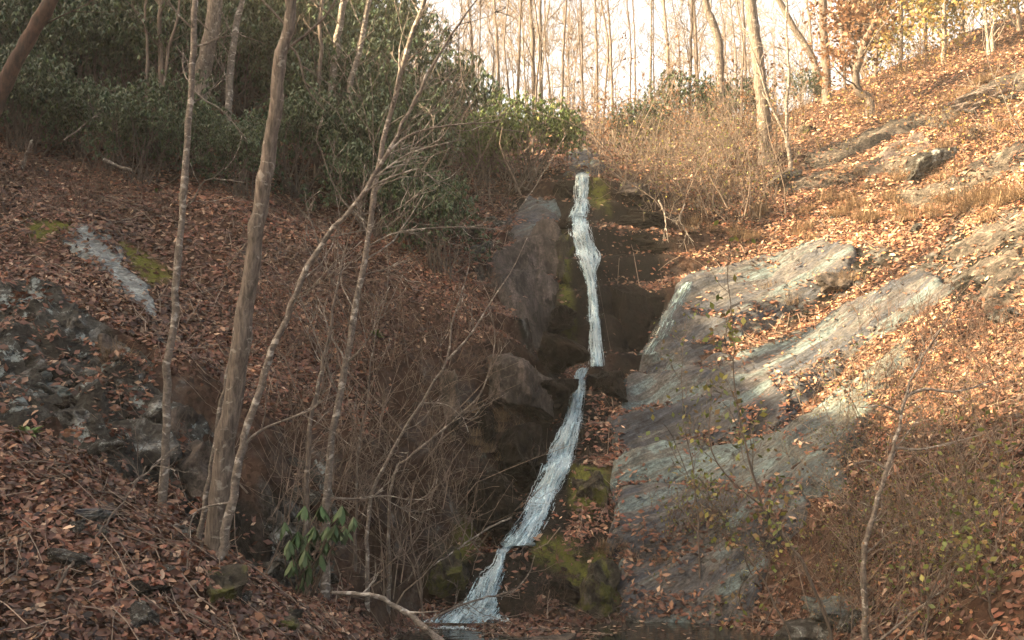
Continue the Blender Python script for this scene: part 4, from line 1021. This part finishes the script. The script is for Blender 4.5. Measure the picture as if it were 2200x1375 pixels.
tree('leafy_sapling', 'small leafy sapling in the thicket right of the pale sapling', [(1990,1380,8.4),(2000,1280),(2040,1180),(2060,1080)], 0.014, 0.004, BARK_DARK, 34, 9, 0.3, 0.6, 1, cat='sapling', foliage=(200, 0.06, GREENY, 0.10))
tree('leafy_sapling', 'thin sapling with green-yellow leaves near the right edge', [(2140,1380,8.2),(2120,1250),(2150,1130),(2140,1030)], 0.014, 0.004, BARK_DARK, 35, 9, 0.3, 0.6, 1, cat='sapling', foliage=(200, 0.06, GREENY, 0.10))
tree('leafy_sapling', 'short leafy sapling in front of the speckled rock face', [(1500,1120,12.3),(1490,1020),(1470,900),(1465,790)], 0.014, 0.004, BARK_DARK, 36, 9, 0.3, 0.6, 1, cat='sapling', foliage=(200, 0.06, GREENY, 0.10))
tree('bare_sapling', 'bare pale bush stem leaning in at the right edge of the sunlit slope', [(2215,330,14.5),(2180,260),(2150,200),(2130,150)], 0.02, 0.006, BARK_PALE, 37, 12, 0.1, 0.9, 1, cat='sapling')
# fallen wood
def stick(label, pp, r0, r1, mat, seed, nb=3, name='fallen_branch'):
    rng = np.random.default_rng(seed)
    pts = path3(pp); base = pts[0].copy()
    e = smooth_path(pts, 18)+0.006*rng.normal(size=(18, 3))
    rad = np.linspace(r0, r1, 18)*(1+0.08*rng.normal(size=18))
    g = Geo(); g.tube(e-base, rad, 8)
    t = thing(name, label, 'branch', base); obj('stem', g, mat, t)
    if nb:
        g = Geo()
        for _ in range(nb):
            i = rng.integers(3, 16); ax = unit(e[i+1]-e[i]); s = unit(np.cross(ax, rng.normal(size=3)))
            grow(g, e[i]-base, ax*0.7+s*0.7, 0.35, rad[i]*0.5, 1, rng, 0.05, 0.2)
        obj('crown', g, mat, t)
stick('pale fallen branch arching down to the bottom edge at the pool', [(712,1274,9.6),(760,1276,9.6),(812,1282,9.55),(870,1315,9.5),(915,1350,9.4),(960,1390,9.3)], 0.018, 0.036, BARK_PALE, 1)
stick('thin dark branch lying across the lower cascade', [(930,1332,11.4),(985,1302,11.5),(1050,1283,11.7),(1110,1265,11.8),(1140,1225,11.9),(1150,1195,11.9)], 0.016, 0.006, BARK_GREY, 2, 5)
stick('thin stick slanting down to the ledge left of the middle cascade', [(930,1215,12.0),(1000,1168,12.6),(1060,1130,12.9),(1100,1112,13.0)], 0.008, 0.014, BARK_PALE, 3, 2)
stick('short dead stick standing in the leaf mound, bottom left', [(100,1328,6.85),(118,1275,6.9),(138,1235,6.95),(158,1205,7.0)], 0.017, 0.010, BARK_GREY, 4, 1)
stick('long thin stick resting on the leaf mound, left', [(205,1155,7.6),(250,1095,7.8),(290,1045,8.0),(315,1000,8.2)], 0.008, 0.005, BARK_DARK, 5, 2)
stick('pale stick slanting down the cliff left of the slim tree', [(245,1058,9.0),(290,1035,9.1),(330,1005,9.2),(345,985,9.2)], 0.012, 0.008, BARK_PALE, 6, 2)
stick('broken tan branch stub in the thicket edge, upper left', [(222,342,15.8),(250,355,15.8),(285,366,15.7)], 0.03, 0.02, BARK_PALE, 7, 0)
stick('bare dead branch slanting in the dark thicket, upper left', [(140,300,16.0),(195,258,16.1),(252,215,16.2)], 0.012, 0.008, BARK_PALE, 8, 2)
stick('short leaning stump stick at the left edge of the thicket', [(48,360,15.6),(58,330,15.6),(70,300,15.6)], 0.03, 0.018, BARK_PALE, 9, 0)
stick('dark branch at the bottom right lying over the brush', [(1880,1385,8.5),(1950,1325,8.6),(2030,1262,8.8),(2040,1230,8.8)], 0.014, 0.006, BARK_GREY, 10, 4)
stick('white snapped stick standing left of the top of the fall', [(1115,450,18.5),(1150,400,18.6),(1175,360,18.7),(1215,290,18.8)], 0.012, 0.007, BARK_PALE, 11, 3)
stick('curved hanging root below the brown brush right of the fall', [(1415,430,18.6),(1428,460,18.5),(1432,500,18.4),(1436,520,18.4)], 0.018, 0.008, BARK_PALE, 12, 3)
stick('twisted grey vine hanging over the dark ledges', [(1470,440,18.7),(1460,470,18.6),(1475,500,18.5),(1490,520,18.4)], 0.012, 0.006, BARK_PALE, 13, 4)

# ------------------------------------------------------------------ trees on the skyline
def sky_tree(lab, x0, y0, x1, d, r, mt, nb=12, bend=0, lvl=2, blen=1.9, foliage=None, start=0.3, top=-260):
    xm = (x0+x1)/2+bend
    tree('bare_tree' if not foliage else 'leafy_tree', lab, [(x0, y0, d), (x0+(xm-x0)*0.6, y0*0.6), (xm, y0*0.35-10), (x1, -20), (x1+(x1-x0)*0.4, top)], r*0.8, r*0.35, mt, int(x0*7+d), nb, start, blen, lvl, group='bare trees along the skyline', up=0.16, spread=(0.4, 0.9), foliage=foliage, sides=7, kids=(3, 6))
D2 = dict(lvl=2, blen=2.6, nb=13)
for a in [
 ('pale pink trunk nearest the left edge of the bright sky', 1020, 260, 1005, 28, 0.07, BARK_FAR, 14),
 ('slim trunk second from the left in the bright sky', 1075, 250, 1060, 31, 0.08, BARK_FAR, 14),
 ('thin trunk third from the left in the bright sky', 1112, 240, 1120, 30, 0.07, BARK_FAR, 12),
 ('dark left trunk of the close pair above the green bush', 1148, 215, 1138, 33, 0.12, BARK_DARK, 10),
 ('dark right trunk of the close pair above the green bush', 1162, 215, 1160, 33.5, 0.10, BARK_DARK, 10),
 ('thin white stem beside the close dark pair', 1160, 230, 1182, 29, 0.045, BARK_PALE, 8),
 ('slim forked trunk above the lip of the fall, left', 1205, 250, 1218, 32, 0.07, BARK_FAR, 14),
 ('thin wavy trunk above the lip of the fall', 1252, 290, 1248, 30, 0.06, BARK_FAR, 14),
 ('thin trunk with stub branches above the lip, right', 1284, 280, 1278, 34, 0.075, BARK_FAR, 14),
 ('slim straight trunk right of the lip against the sky', 1318, 270, 1305, 31, 0.065, BARK_FAR, 14),
 ('pale thin trunk over the left part of the brown brush', 1398, 260, 1400, 29, 0.06, BARK_PALE, 12),
 ('faint tall trunk behind the brown brush', 1440, 250, 1425, 38, 0.10, BARK_FAR, 12),
 ('dark many-branched tree over the middle of the brush', 1482, 230, 1488, 27, 0.07, BARK_DARK, 18),
 ('slim grey tree at the right of the dark branched one', 1500, 250, 1490, 35, 0.10, BARK_FAR, 10),
 ('thin tree between the bent trunk and the tall grey one', 1604, 250, 1596, 30, 0.06, BARK_FAR, 12),
 ('thin leaning tree right of the tall grey trunk', 1748, 170, 1732, 34, 0.07, BARK_FAR, 10),
]: sky_tree(*a)
rs_ = random.Random(12)
for k in range(15):
    x0 = 985+k*44+rs_.uniform(-18, 18)
    sky_tree('slender leafless sapling in the tangle of twigs along the skyline', x0, 285+rs_.uniform(-30, 20), x0+rs_.uniform(-30, 30), rs_.uniform(23.5, 30), rs_.uniform(0.028, 0.045), BARK_FAR, 15, rs_.uniform(-14, 14), 2, 1.5, None, 0.12, -120)
tree('bare_tree', 'stout bent grey trunk standing behind the brush', [(1550,250,27),(1549,180),(1545,90),(1528,40),(1515,-10),(1500,-250)], 0.13, 0.08, BARK_GREY, 61, 9, 0.5, 1.8, 1, group='bare trees along the skyline')
tree('bare_tree', 'tall straight grey trunk at the foot of the sunlit slope', [(1645,340,21.3),(1640,250),(1634,180),(1624,90),(1612,0),(1600,-200)], 0.15, 0.10, BARK_GREY, 62, 9, 0.55, 1.8, 1, sides=10)
tree('bare_tree', 'dark straight trunk on the crest of the sunlit slope', [(1776,205,26.3),(1774,130),(1768,40),(1764,-200)], 0.12, 0.09, BARK_DARK, 63, 8, 0.4, 1.5, 1)
tree('bare_tree', 'grey trunk leaning far left on the sunlit crest', [(1758,160,28.5),(1735,105),(1700,50),(1668,-10),(1600,-160)], 0.11, 0.07, BARK_GREY, 64, 9, 0.4, 1.8, 1)
tree('forked_sapling', 'white forked sapling right of the tall grey trunk', [(1698,348,20.6),(1691,300),(1690,250),(1694,160),(1690,60),(1688,-60)], 0.05, 0.015, BARK_PALE, 65, 8, 0.45, 1.0, 1, cat='sapling', extra=[([(1691,300,20.6),(1668,250),(1650,212),(1632,150),(1600,60)], 0.035, 5), ([(1692,240),(1720,205),(1745,190)], 0.012, 3)])
OAKS = [(0.15, 0.078, 0.045), (0.19, 0.105, 0.058), (0.11, 0.058, 0.036)]
GOLD = [(0.30, 0.21, 0.075), (0.25, 0.19, 0.065), (0.30, 0.17, 0.07), (0.16, 0.15, 0.05)]
OLIVE = [(0.10, 0.12, 0.035), (0.16, 0.16, 0.05), (0.22, 0.20, 0.06)]
tree('oak_tree', 'crooked oak holding russet leaves on the sunlit slope', [(1868,215,23.5),(1845,195),(1838,160),(1852,110),(1880,40),(1895,-60)], 0.12, 0.06, BARK_DARK, 66, 16, 0.25, 1.9, 2, foliage=(2600, 0.13, OAKS, 0.14), spread=(0.7, 1.3))
for lab, x0, y0, x1, d, r, mt, nb, fo in [
 ('tree with golden leaves left of the pale trunk pair, top right', 1935, 150, 1940, 29, 0.08, BARK_PALE, 16, (2600, 0.14, GOLD, 0.2)),
 ('pale sunlit trunk under golden leaves, upper right', 2028, 128, 2030, 27, 0.10, BARK_PALE, 12, (1500, 0.14, GOLD, 0.2)),
 ('left stem of the pale trunk pair near the right corner', 2122, 80, 2108, 26, 0.07, BARK_PALE, 12, (1300, 0.13, GOLD, 0.2)),
 ('right stem of the pale trunk pair near the right corner', 2132, 78, 2150, 26.5, 0.08, BARK_PALE, 12, (1300, 0.13, GOLD, 0.2)),
 ('olive-leaved tree at the top right corner', 2190, 60, 2180, 28, 0.09, BARK_DARK, 16, (2600, 0.13, OLIVE, 0.2)),
 ('olive and gold tree behind the pale sunlit trunk', 1990, 120, 1985, 32, 0.09, BARK_DARK, 16, (2600, 0.14, OLIVE+GOLD, 0.22)),
 ('yellowing tree behind the russet oak', 1880, 160, 1900, 31, 0.08, BARK_DARK, 16, (2600, 0.14, OLIVE+GOLD, 0.22)),
 ('russet-leaved young tree on the crest between dark trunk and oak', 1815, 185, 1810, 28, 0.06, BARK_DARK, 14, (1400, 0.12, OAKS, 0.18)),
 ('yellow-leaved tree filling the gap near the top right', 2070, 95, 2065, 31, 0.08, BARK_DARK, 16, (2600, 0.14, GOLD+OLIVE, 0.22)),
]: sky_tree(lab, x0, y0, x1, d, r, mt, nb, 0, 2, 1.8, fo, 0.08, -140)
# trees on the left slope beyond the frame: their shadows cross the right bank
for k, (x, y, h_, r) in enumerate([(-12.6, 12.1, 13, 0.17), (-15.5, 14.5, 14, 0.15), (-14.0, 9.0, 12, 0.14)]):
    z = float(hz(x, y)); rngk = np.random.default_rng(900+k)
    base = np.array((x, y, z)); t = thing('bare_tree', ['bare tree left of the frame whose shadow crosses the sunlit slab', 'second bare tree up the left slope beyond the frame', 'third bare tree on the left slope beyond the frame'][k], 'tree', base)
    g = Geo(); tr = smooth_path([(0, 0, -0.3), (0.1, 0.05, h_*0.4), (0.0, 0.2, h_*0.75), (0.2, 0.1, h_)], 20); g.tube(tr, np.linspace(r, r*0.35, 20), 9); obj('trunk', g, BARK_GREY, t)
    g = Geo()
    for q in range(12):
        i = rngk.integers(9, 19); s = rngk.normal(size=3); s[2] = 0.6
        grow(g, tr[i], unit(s), 2.2*rngk.uniform(0.5, 1), 0.05, 1, rngk, 0.1, 0.15)
    obj('crown', g, BARK_GREY, t)

# ------------------------------------------------------------------ rhododendrons
def rhodo_crown(seed, rad, hgt, nwh, Lf, cols, droop=(0.5, 1.15), per=8):
    rng = np.random.default_rng(seed)
    ncl = 26
    cl = rng.normal(size=(ncl, 3)); cl /= np.linalg.norm(cl, axis=1)[:, None]
    cl[:, 2] = np.abs(cl[:, 2])*1.0-0.25
    cl = cl*np.array((rad, rad, hgt*0.55))*rng.uniform(0.55, 1.0, (ncl, 1)) + np.array((0, 0, hgt*0.52))
    k = rng.integers(0, ncl, nwh)
    off = rng.normal(size=(nwh, 3)); off /= np.linalg.norm(off, axis=1)[:, None]
    c = cl[k] + off*rng.uniform(0.3, 1.0, (nwh, 1))**0.5*np.array((rad*0.36, rad*0.36, hgt*0.2))
    c[:, 2] = np.maximum(c[:, 2], 0.08)
    c = np.repeat(c, per, 0); n = len(c)
    ph = rng.uniform(0, 2*math.pi, n); dr = rng.uniform(*droop, n)
    d = np.stack((np.cos(ph)*np.cos(dr), np.sin(ph)*np.cos(dr), -np.sin(dr)), 1)
    nn = np.stack((np.cos(ph)*np.sin(dr), np.sin(ph)*np.sin(dr), np.cos(dr)), 1)
    L = Lf*rng.uniform(0.7, 1.2, n); W = L*rng.uniform(0.2, 0.3, n)
    cc = np.array(cols)[rng.integers(0, len(cols), n)]*np.repeat(rng.uniform(0.6, 1.4, nwh), per)[:, None]*rng.uniform(0.8, 1.2, (n, 1))
    g = Geo(); leaves(g, c, d, nn, L, W, cc, -0.12, -0.05)
    return g.mesh('crown', smooth=False, color=True), cl
def rhodo_stems(seed, cl, r=0.022):
    rng = np.random.default_rng(seed); g = Geo()
    for q in cl:
        b0 = np.array((rng.normal(scale=0.15), rng.normal(scale=0.15), -0.2))
        mid = (b0+q)/2 + rng.normal(scale=0.15, size=3)
        g.tube(smooth_path([b0, mid, q], 8), np.linspace(r, 0.006, 8), 5)
    return g.mesh('stems')
RG = [(0.036, 0.064, 0.034), (0.046, 0.078, 0.040), (0.027, 0.052, 0.031), (0.066, 0.098, 0.058), (0.056, 0.084, 0.028), (0.06, 0.066, 0.034)]
RGB_ = [(0.06, 0.10, 0.027), (0.08, 0.125, 0.034), (0.046, 0.075, 0.025), (0.12, 0.155, 0.045)]
PROTO = []
for s in range(5):
    cm, cl = rhodo_crown(100+s, 1.5, 2.6, 950, 0.145, RG)
    PROTO.append((cm, rhodo_stems(200+s, cl)))
cmb, clb = rhodo_crown(120, 1.45, 2.3, 1500, 0.12, RGB_)
BRIGHT = (cmb, rhodo_stems(220, clb))
def shrub(name, label, cat, base, proto, mats, names, scale, rotz, group):
    t = thing(name, label, cat, base, group, rotz, scale)
    for me, mt, nm in zip(proto, mats, names): obj(nm, me, mt, t)
    return t
rr = random.Random(5)
bushes = []
def row(d, xs, sc, place): 
    for x in xs: bushes.append((x+rr.uniform(-25, 25), d+rr.uniform(-0.5, 0.5), sc*rr.uniform(0.85, 1.15), place))
row(16.8, range(-60, 520, 72), 0.62, 'front')
row(18.0, range(620, 960, 85), 0.8, 'front')
row(19.6, range(-80, 960, 105), 0.95, 'middle')
row(21.6, range(-80, 960, 115), 1.1, 'middle')
row(24.5, range(-60, 900, 110), 1.1, 'back')
row(28.5, range(-60, 840, 110), 1.1, 'back')
row(16.6, (800, 880, 940), 0.62, 'front')
row(33, range(-60, 760, 120), 1.2, 'back')
ORD = ['leftmost', 'second', 'third', 'fourth', 'fifth', 'sixth', 'seventh', 'eighth', 'ninth', 'tenth', 'eleventh', 'twelfth', 'thirteenth', 'fourteenth', 'fifteenth', 'sixteenth', 'seventeenth', 'eighteenth', 'nineteenth', 'twentieth']
front_px = sorted(q[0] for q in bushes if q[3] == 'front')
LABR = {'front': 'dark drooping-leaved rhododendron along the front of the upper left thicket', 'middle': 'dark drooping-leaved rhododendron inside the upper left thicket', 'back': 'dark rhododendron far up the slope at the top of the thicket'}
for k, (px, d, sc, place) in enumerate(bushes):
    lab = LABR[place]
    if place == 'front': i_ = front_px.index(px); lab = 'dark rhododendron, %s%s in the front row of the thicket' % (ORD[i_], ' from the left' if i_ else '')
    shrub('rhododendron', lab, 'shrub', ground(px, d), PROTO[k % 5], (MAT_RHODO, BARK_DARK), ('crown', 'stems'), sc, rr.uniform(0, 6.28), 'rhododendrons, %s of the thicket' % place)
shrub('rhododendron', 'bright green rounded rhododendron beside the lip of the fall', 'shrub', ground(1128, 19.9), BRIGHT, (MAT_RHODO, BARK_DARK), ('crown', 'stems'), 0.86, 0.4, None)
shrub('rhododendron', 'smaller green rhododendron left of the bright one by the lip', 'shrub', ground(1040, 20.3), BRIGHT, (MAT_RHODO, BARK_DARK), ('crown', 'stems'), 0.72, 2.4, None)
for lab, px, d, sc in [('dark evergreen shrub under the bent grey trunk', 1480, 27, 0.85), ('evergreen shrub behind the tall grey trunk on the slope', 1590, 27.5, 0.7), ('small evergreen shrub on the crest by the dark trunk', 1735, 28, 0.4), ('green shrub among the brown brush above the fall', 1380, 23.5, 0.55)]:
    shrub('evergreen_shrub', lab, 'shrub', ground(px, d), PROTO[int(px) % 5], (MAT_RHODO, BARK_DARK), ('crown', 'stems'), sc, px*0.1, None)
# fresh green sprig in the gully
base = hit(650, 1285)[0]; t = thing('rhododendron_sprig', 'fresh green drooping sprig below the grey tree', 'shrub', base)
g = Geo(); gs = Geo(); rng = np.random.default_rng(77)
for (a, bb) in [(655,1085),(622,1160),(655,1180),(648,1235),(700,1160),(690,1085),(735,1085),(612,1120),(675,1130),(720,1125),(760,1110),(640,1140),(665,1215),(630,1200),(690,1190),(705,1130),(740,1130),(655,1150)]:
    q = P(a, bb, 9.9+rng.uniform(-0.25, 0.25)); n_ = 13
    ph = rng.uniform(0, 6.28, n_); dr = rng.uniform(0.75, 1.3, n_)
    d = np.stack((np.cos(ph)*np.cos(dr), np.sin(ph)*np.cos(dr), -np.sin(dr)), 1); nn = np.stack((np.cos(ph)*np.sin(dr), np.sin(ph)*np.sin(dr), np.cos(dr)), 1)
    L = rng.uniform(0.13, 0.22, n_)
    leaves6(g, np.repeat(q[None], n_, 0)-base, d, nn, L, L*0.27, np.array([(0.028, 0.06, 0.02)])*rng.uniform(0.6, 1.5, (n_, 1)), np.full(n_, -0.12), np.full(n_, -0.06))
    gs.tube(smooth_path([(rng.normal(scale=.05), rng.normal(scale=.05), -0.05), (q-base)*0.55+rng.normal(scale=0.05, size=3), q-base], 8), np.linspace(0.012, 0.005, 8), 5)
obj('crown', g.mesh('crown', smooth=False, color=True), MAT_RHODO, t); obj('stems', gs, BARK_TWIG, t)
for lab, a, bb in [('small green rosette plant at the edge of the leaf mound', 62, 938), ('small light green plant under the left cliff edge', 22, 862), ('tiny green seedling in the leaves below the thicket', 335, 418), ('small green clump in the thicket under the grey tree', 808, 725)]:
    q, dd = hit(a, bb); g = Geo(); n_ = 22
    ph = rng.uniform(0, 6.28, n_); el = rng.uniform(0.1, 1.0, n_)
    d = np.stack((np.cos(ph)*np.cos(el), np.sin(ph)*np.cos(el), np.sin(el)), 1); nn = np.stack((-np.cos(ph)*np.sin(el), -np.sin(ph)*np.sin(el), np.cos(el)), 1)
    L = rng.uniform(0.09, 0.17, n_)
    leaves6(g, np.zeros((n_, 3))+np.array((0, 0, 0.01)), d, nn, L, L*0.22, np.array([(0.10, 0.16, 0.05)])*rng.uniform(0.6, 1.3, (n_, 1)), np.full(n_, 0.1), np.full(n_, -0.3))
    o = obj('small_plant', g.mesh('small_plant', smooth=False, color=True), MAT_RHODO, label=lab, cat='plant'); o.location = q

# ------------------------------------------------------------------ leafless brush, grass
def brush_mesh(seed, nst, h, lean=0.3, lvl=1, r=0.008, kids=(3, 6), spread0=0.35, wig=0.24):
    rng = np.random.default_rng(seed); g = Geo(); tips = []
    for _ in range(nst):
        p = np.array((rng.normal(scale=spread0), rng.normal(scale=spread0), -0.05))
        d = np.array((rng.normal(scale=lean), rng.normal(scale=lean), 1.0))
        grow(g, p, d, h*rng.uniform(0.4, 1.2), r*rng.uniform(0.5, 1.5), lvl, rng, 0.03, wig, kids, (0.4, 1.2), (0.3, 0.6), tips, 0.0026, 0.03)
    return g.mesh('stems'), np.array(tips)
def sparse_leaves(seed, tips, n, L, cols):
    rng = np.random.default_rng(seed)
    c = tips[rng.integers(0, len(tips), n)]+rng.normal(scale=0.03, size=(n, 3))
    d = rng.normal(size=(n, 3)); d[:, 2] -= 0.3; d /= np.linalg.norm(d, axis=1)[:, None]
    nn = rng.normal(size=(n, 3)); nn[:, 2] += 1; nn -= d*(nn*d).sum(1)[:, None]; nn /= np.linalg.norm(nn, axis=1)[:, None]
    g = Geo(); LL = L*rng.uniform(0.6, 1.3, n)
    leaves(g, c, d, nn, LL, LL*0.55, np.array(cols)[rng.integers(0, len(cols), n)]*rng.uniform(0.6, 1.3, (n, 1)), 0.1, 0.1)
    return g.mesh('foliage', smooth=False, color=True)
BR = [brush_mesh(300+k, 8, 1.7, 0.55, 1, 0.008, (4, 8)) for k in range(6)]
LOWB = [brush_mesh(320+k, 16, 0.75, 0.6, 1, 0.006, (3, 6), 0.3) for k in range(4)]
GL = [sparse_leaves(340+k, BR[k][1], 120, 0.052, GREENY+[(0.20, 0.10, 0.05), (0.25, 0.14, 0.07)]) for k in range(6)]
BL = [sparse_leaves(350+k, BR[k][1], 260, 0.06, OAKS+[(0.24, 0.15, 0.09)]) for k in range(6)]
def brush(n, xr, yr, proto, sc, label, group, fol=None, seed=0, name='bare_shrub', mat=None, keep=None):
    r_ = random.Random(seed)
    k = 0
    while k < n:
        px, py = r_.uniform(*xr), r_.uniform(*yr)
        if keep and not keep(px, py): continue
        q, d = hit(px, py)
        i = r_.randrange(len(proto))
        t = thing(name, label, 'shrub', q, group, r_.uniform(0, 6.28), sc*r_.uniform(0.7, 1.25))
        obj('crown', proto[i][0], mat or BARK_BRUSH, t)
        if fol: obj('foliage', fol[i], MAT_LEAF, t)
        k += 1
brush(26, (560,1010), (760,1290), BR, 0.85, 'thin leafless brown shrub in the tangled thicket left of the cascades', 'bare shrubs left of the cascades', seed=1, mat=BARK_TWIG)
brush(26, (560,1030), (560,800), LOWB, 1.0, 'low twiggy shrub on the red leaf slope left of the falls', 'low shrubs on the leaf slope', seed=2, name='low_shrub')
brush(54, (1300,1640), (330,480), BR, 0.95, 'reddish-brown leafless shrub in the brush right of the lip', 'brown brush right of the lip', [sparse_leaves(380+k, BR[k][1], 70, 0.06, OAKS+OLIVE) for k in range(6)], seed=3, keep=lambda x, y: y < 430 or x > 1400)
brush(46, (1230,1640), (270,345), BR, 1.25, 'tall thin leafless shrub in the gap above the fall', 'tall brush above the lip', BL, seed=4)
brush(52, (1800,2230), (880,1380), BR, 0.62, 'brown shrub with a few yellow-green leaves in the lower right tangle', 'leafy brush at lower right', GL, seed=5)
brush(30, (1860,2230), (690,930), LOWB, 0.9, 'low leafless shrub in the sunlit right bank', 'low shrubs on the right bank', seed=6, name='low_shrub')
brush(22, (1420,1850), (1080,1350), LOWB, 0.7, 'low scrubby plant with green leaves among the rocks right of the cascades', 'scrub right of the cascades', [sparse_leaves(360+k, LOWB[k][1], 90, 0.05, GREENY) for k in range(4)], seed=7, name='low_scrub')
brush(24, (850,1080), (300,460), BR, 1.2, 'leafless pale shrub in front of the thicket left of the falls', 'bare shrubs before the thicket', seed=8, mat=BARK_TWIG)
brush(30, (1650,2200), (120,330), LOWB, 1.2, 'low russet shrub on the sunlit upper slope', 'russet shrubs on the sunlit slope', [sparse_leaves(370+k, LOWB[k][1], 160, 0.06, OAKS+GOLD[:2]) for k in range(4)], seed=9, name='low_shrub')
brush(14, (0,330), (330,470), LOWB, 0.9, 'low bare shrub at the edge of the upper left thicket', 'bare shrubs at the left thicket edge', seed=10, name='low_shrub')
brush(20, (1060,1330), (880,1330), LOWB, 0.45, 'small dead weed clinging beside the cascades', 'weeds beside the cascades', seed=11, name='dead_weed', keep=lambda x, y: abs(x-(1245-(y-800)*0.37)) > 70)
def grass_mesh(seed, n, h, spread=0.16):
    rng = np.random.default_rng(seed); g = Geo()
    p = np.stack((rng.normal(scale=spread, size=n), rng.normal(scale=spread, size=n), np.full(n, -0.02)), 1)
    ph = rng.uniform(0, 6.28, n); el = rng.uniform(0.15, 1.35, n); L = h*rng.uniform(0.5, 1.2, n)
    d = np.stack((np.cos(ph)*np.cos(el), np.sin(ph)*np.cos(el), np.sin(el)), 1)
    m_ = p+d*L[:, None]*0.55; e = p+d*L[:, None]+np.stack((np.cos(ph)*0.25*L, np.sin(ph)*0.25*L, -0.22*L), 1)
    s = np.stack((-np.sin(ph), np.cos(ph), 0*ph), 1)*0.004
    v = np.stack((p-s, p+s, m_+s*0.8, m_-s*0.8, e), 1)
    k = np.arange(n)[:, None]*5
    cols = np.array([(0.20, 0.14, 0.085), (0.14, 0.095, 0.06), (0.26, 0.19, 0.12)])[rng.integers(0, 3, n)]*rng.uniform(0.7, 1.3, (n, 1))
    C = np.repeat(cols, 5, 0)
    g.add(v.reshape(-1, 3), np.hstack((k, k+1, k+2, k+3)), C)
    g.f3.append(np.hstack((k+3, k+2, k+4)))
    return g.mesh('blades', smooth=False, color=True)
GR = [grass_mesh(400+k, 200, 0.5, 0.12) for k in range(4)]
def tufts(n, xr, yr, sc, label, group, seed):
    r_ = random.Random(seed)
    for k in range(n):
        q, d = hit(r_.uniform(*xr), r_.uniform(*yr))
        o = obj('grass_tuft', GR[r_.randrange(4)], MAT_GRASS, label=label, cat='grass tuft', group=group)
        o.location = q; o.rotation_euler = (0, 0, r_.uniform(0, 6.28)); o.scale = (sc*r_.uniform(0.7, 1.3),)*3
tufts(20, (1770,1960), (375,480), 0.7, 'golden dry grass tuft on the sunlit slope below the rock step', 'golden grass below the rock step', 1)
tufts(18, (1480,1760), (400,520), 0.6, 'brown dry grass tuft above the blue-grey slab', 'dry grass above the slab', 2)
tufts(14, (1980,2200), (380,480), 0.9, 'dry grass tuft near the right edge of the slope', 'dry grass at the right', 3)
tufts(14, (1640,1880), (590,660), 0.5, 'small dry grass tuft hanging at the slab crevice', 'grass at the crevice', 4)
tufts(3, (235,285), (765,800), 0.6, 'drooping brown grass tuft on the left cliff', 'grass on the left cliff', 5)
tufts(16, (1000,1150), (880,1010), 0.45, 'brown grass tuft on the bank below the big boulder', 'grass below the boulder', 6)
tufts(8, (1290,1420), (1170,1230), 0.4, 'brown grass tuft over the mossy block at the pool', 'grass over the pool block', 7)
tufts(40, (1640,2200), (140,330), 0.6, 'sunlit dry grass tuft high on the upper right slope', 'grass high on the slope', 8)
# ------------------------------------------------------------------ far woods beyond the saddle
g = Geo(); rng = np.random.default_rng(8)
for k in range(140):
    y = rng.uniform(46, 105); x = rng.uniform(-0.35, 0.62)*y
    z = float(hz(x, y)); h_ = rng.uniform(7, 13)
    b0 = np.array((x, y, z-0.3)); e = b0+np.array((rng.normal(scale=0.6), rng.normal(scale=0.6), h_))
    tr = smooth_path([b0, (b0+e)/2+rng.normal(scale=0.25, size=3), e], 6)
    g.tube(tr, np.linspace(rng.uniform(0.03, 0.085), 0.015, 6), 4)
    for _ in range(34):
        i = rng.integers(1, 6); s = rng.normal(size=3); s[2] = abs(s[2])+0.6
        q = tr[i]; L = rng.uniform(1.2, 3.2); s = unit(s)
        g.tube(np.array((q, q+s*L*0.5, q+s*L+np.array((0, 0, 0.3)))), (0.024, 0.016, 0.008), 3)
        for _ in range(3):
            s2 = unit(s+rng.normal(scale=0.6, size=3)); g.tube(np.array((q+s*L*0.5, q+s*L*0.5+s2*L*0.5)), (0.02, 0.01), 3)
obj('far_woods', g, BARK_FAR, kind='stuff', label='bare leafless woods far beyond the saddle')

# ------------------------------------------------------------------ thin air haze
m = bpy.data.materials.new('air'); m.use_nodes = True; nt = m.node_tree; nt.nodes.clear()
out = nt.nodes.new('ShaderNodeOutputMaterial'); pv = nt.nodes.new('ShaderNodeVolumePrincipled')
pv.inputs['Color'].default_value = (0.95, 0.93, 0.90, 1); pv.inputs['Density'].default_value = 0.0009; pv.inputs['Anisotropy'].default_value = 0.0
nt.links.new(pv.outputs[0], out.inputs['Volume'])
lo = np.array((XS[0]-2, YS[0]-2, GZ.min()-1)); hi = np.array((XS[-1]+2, YS[-1]+2, max(GZ.max(), 60)+2))
v = np.array([[(lo, hi)[a][0], (lo, hi)[b_][1], (lo, hi)[c_][2]] for a in (0, 1) for b_ in (0, 1) for c_ in (0, 1)])
g = Geo(); g.add(v, [(0, 1, 3, 2), (4, 6, 7, 5), (0, 4, 5, 1), (2, 3, 7, 6), (0, 2, 6, 4), (1, 5, 7, 3)])
obj('haze', g.mesh('haze', smooth=False), m, kind='stuff', label='thin pale air haze over the whole valley')
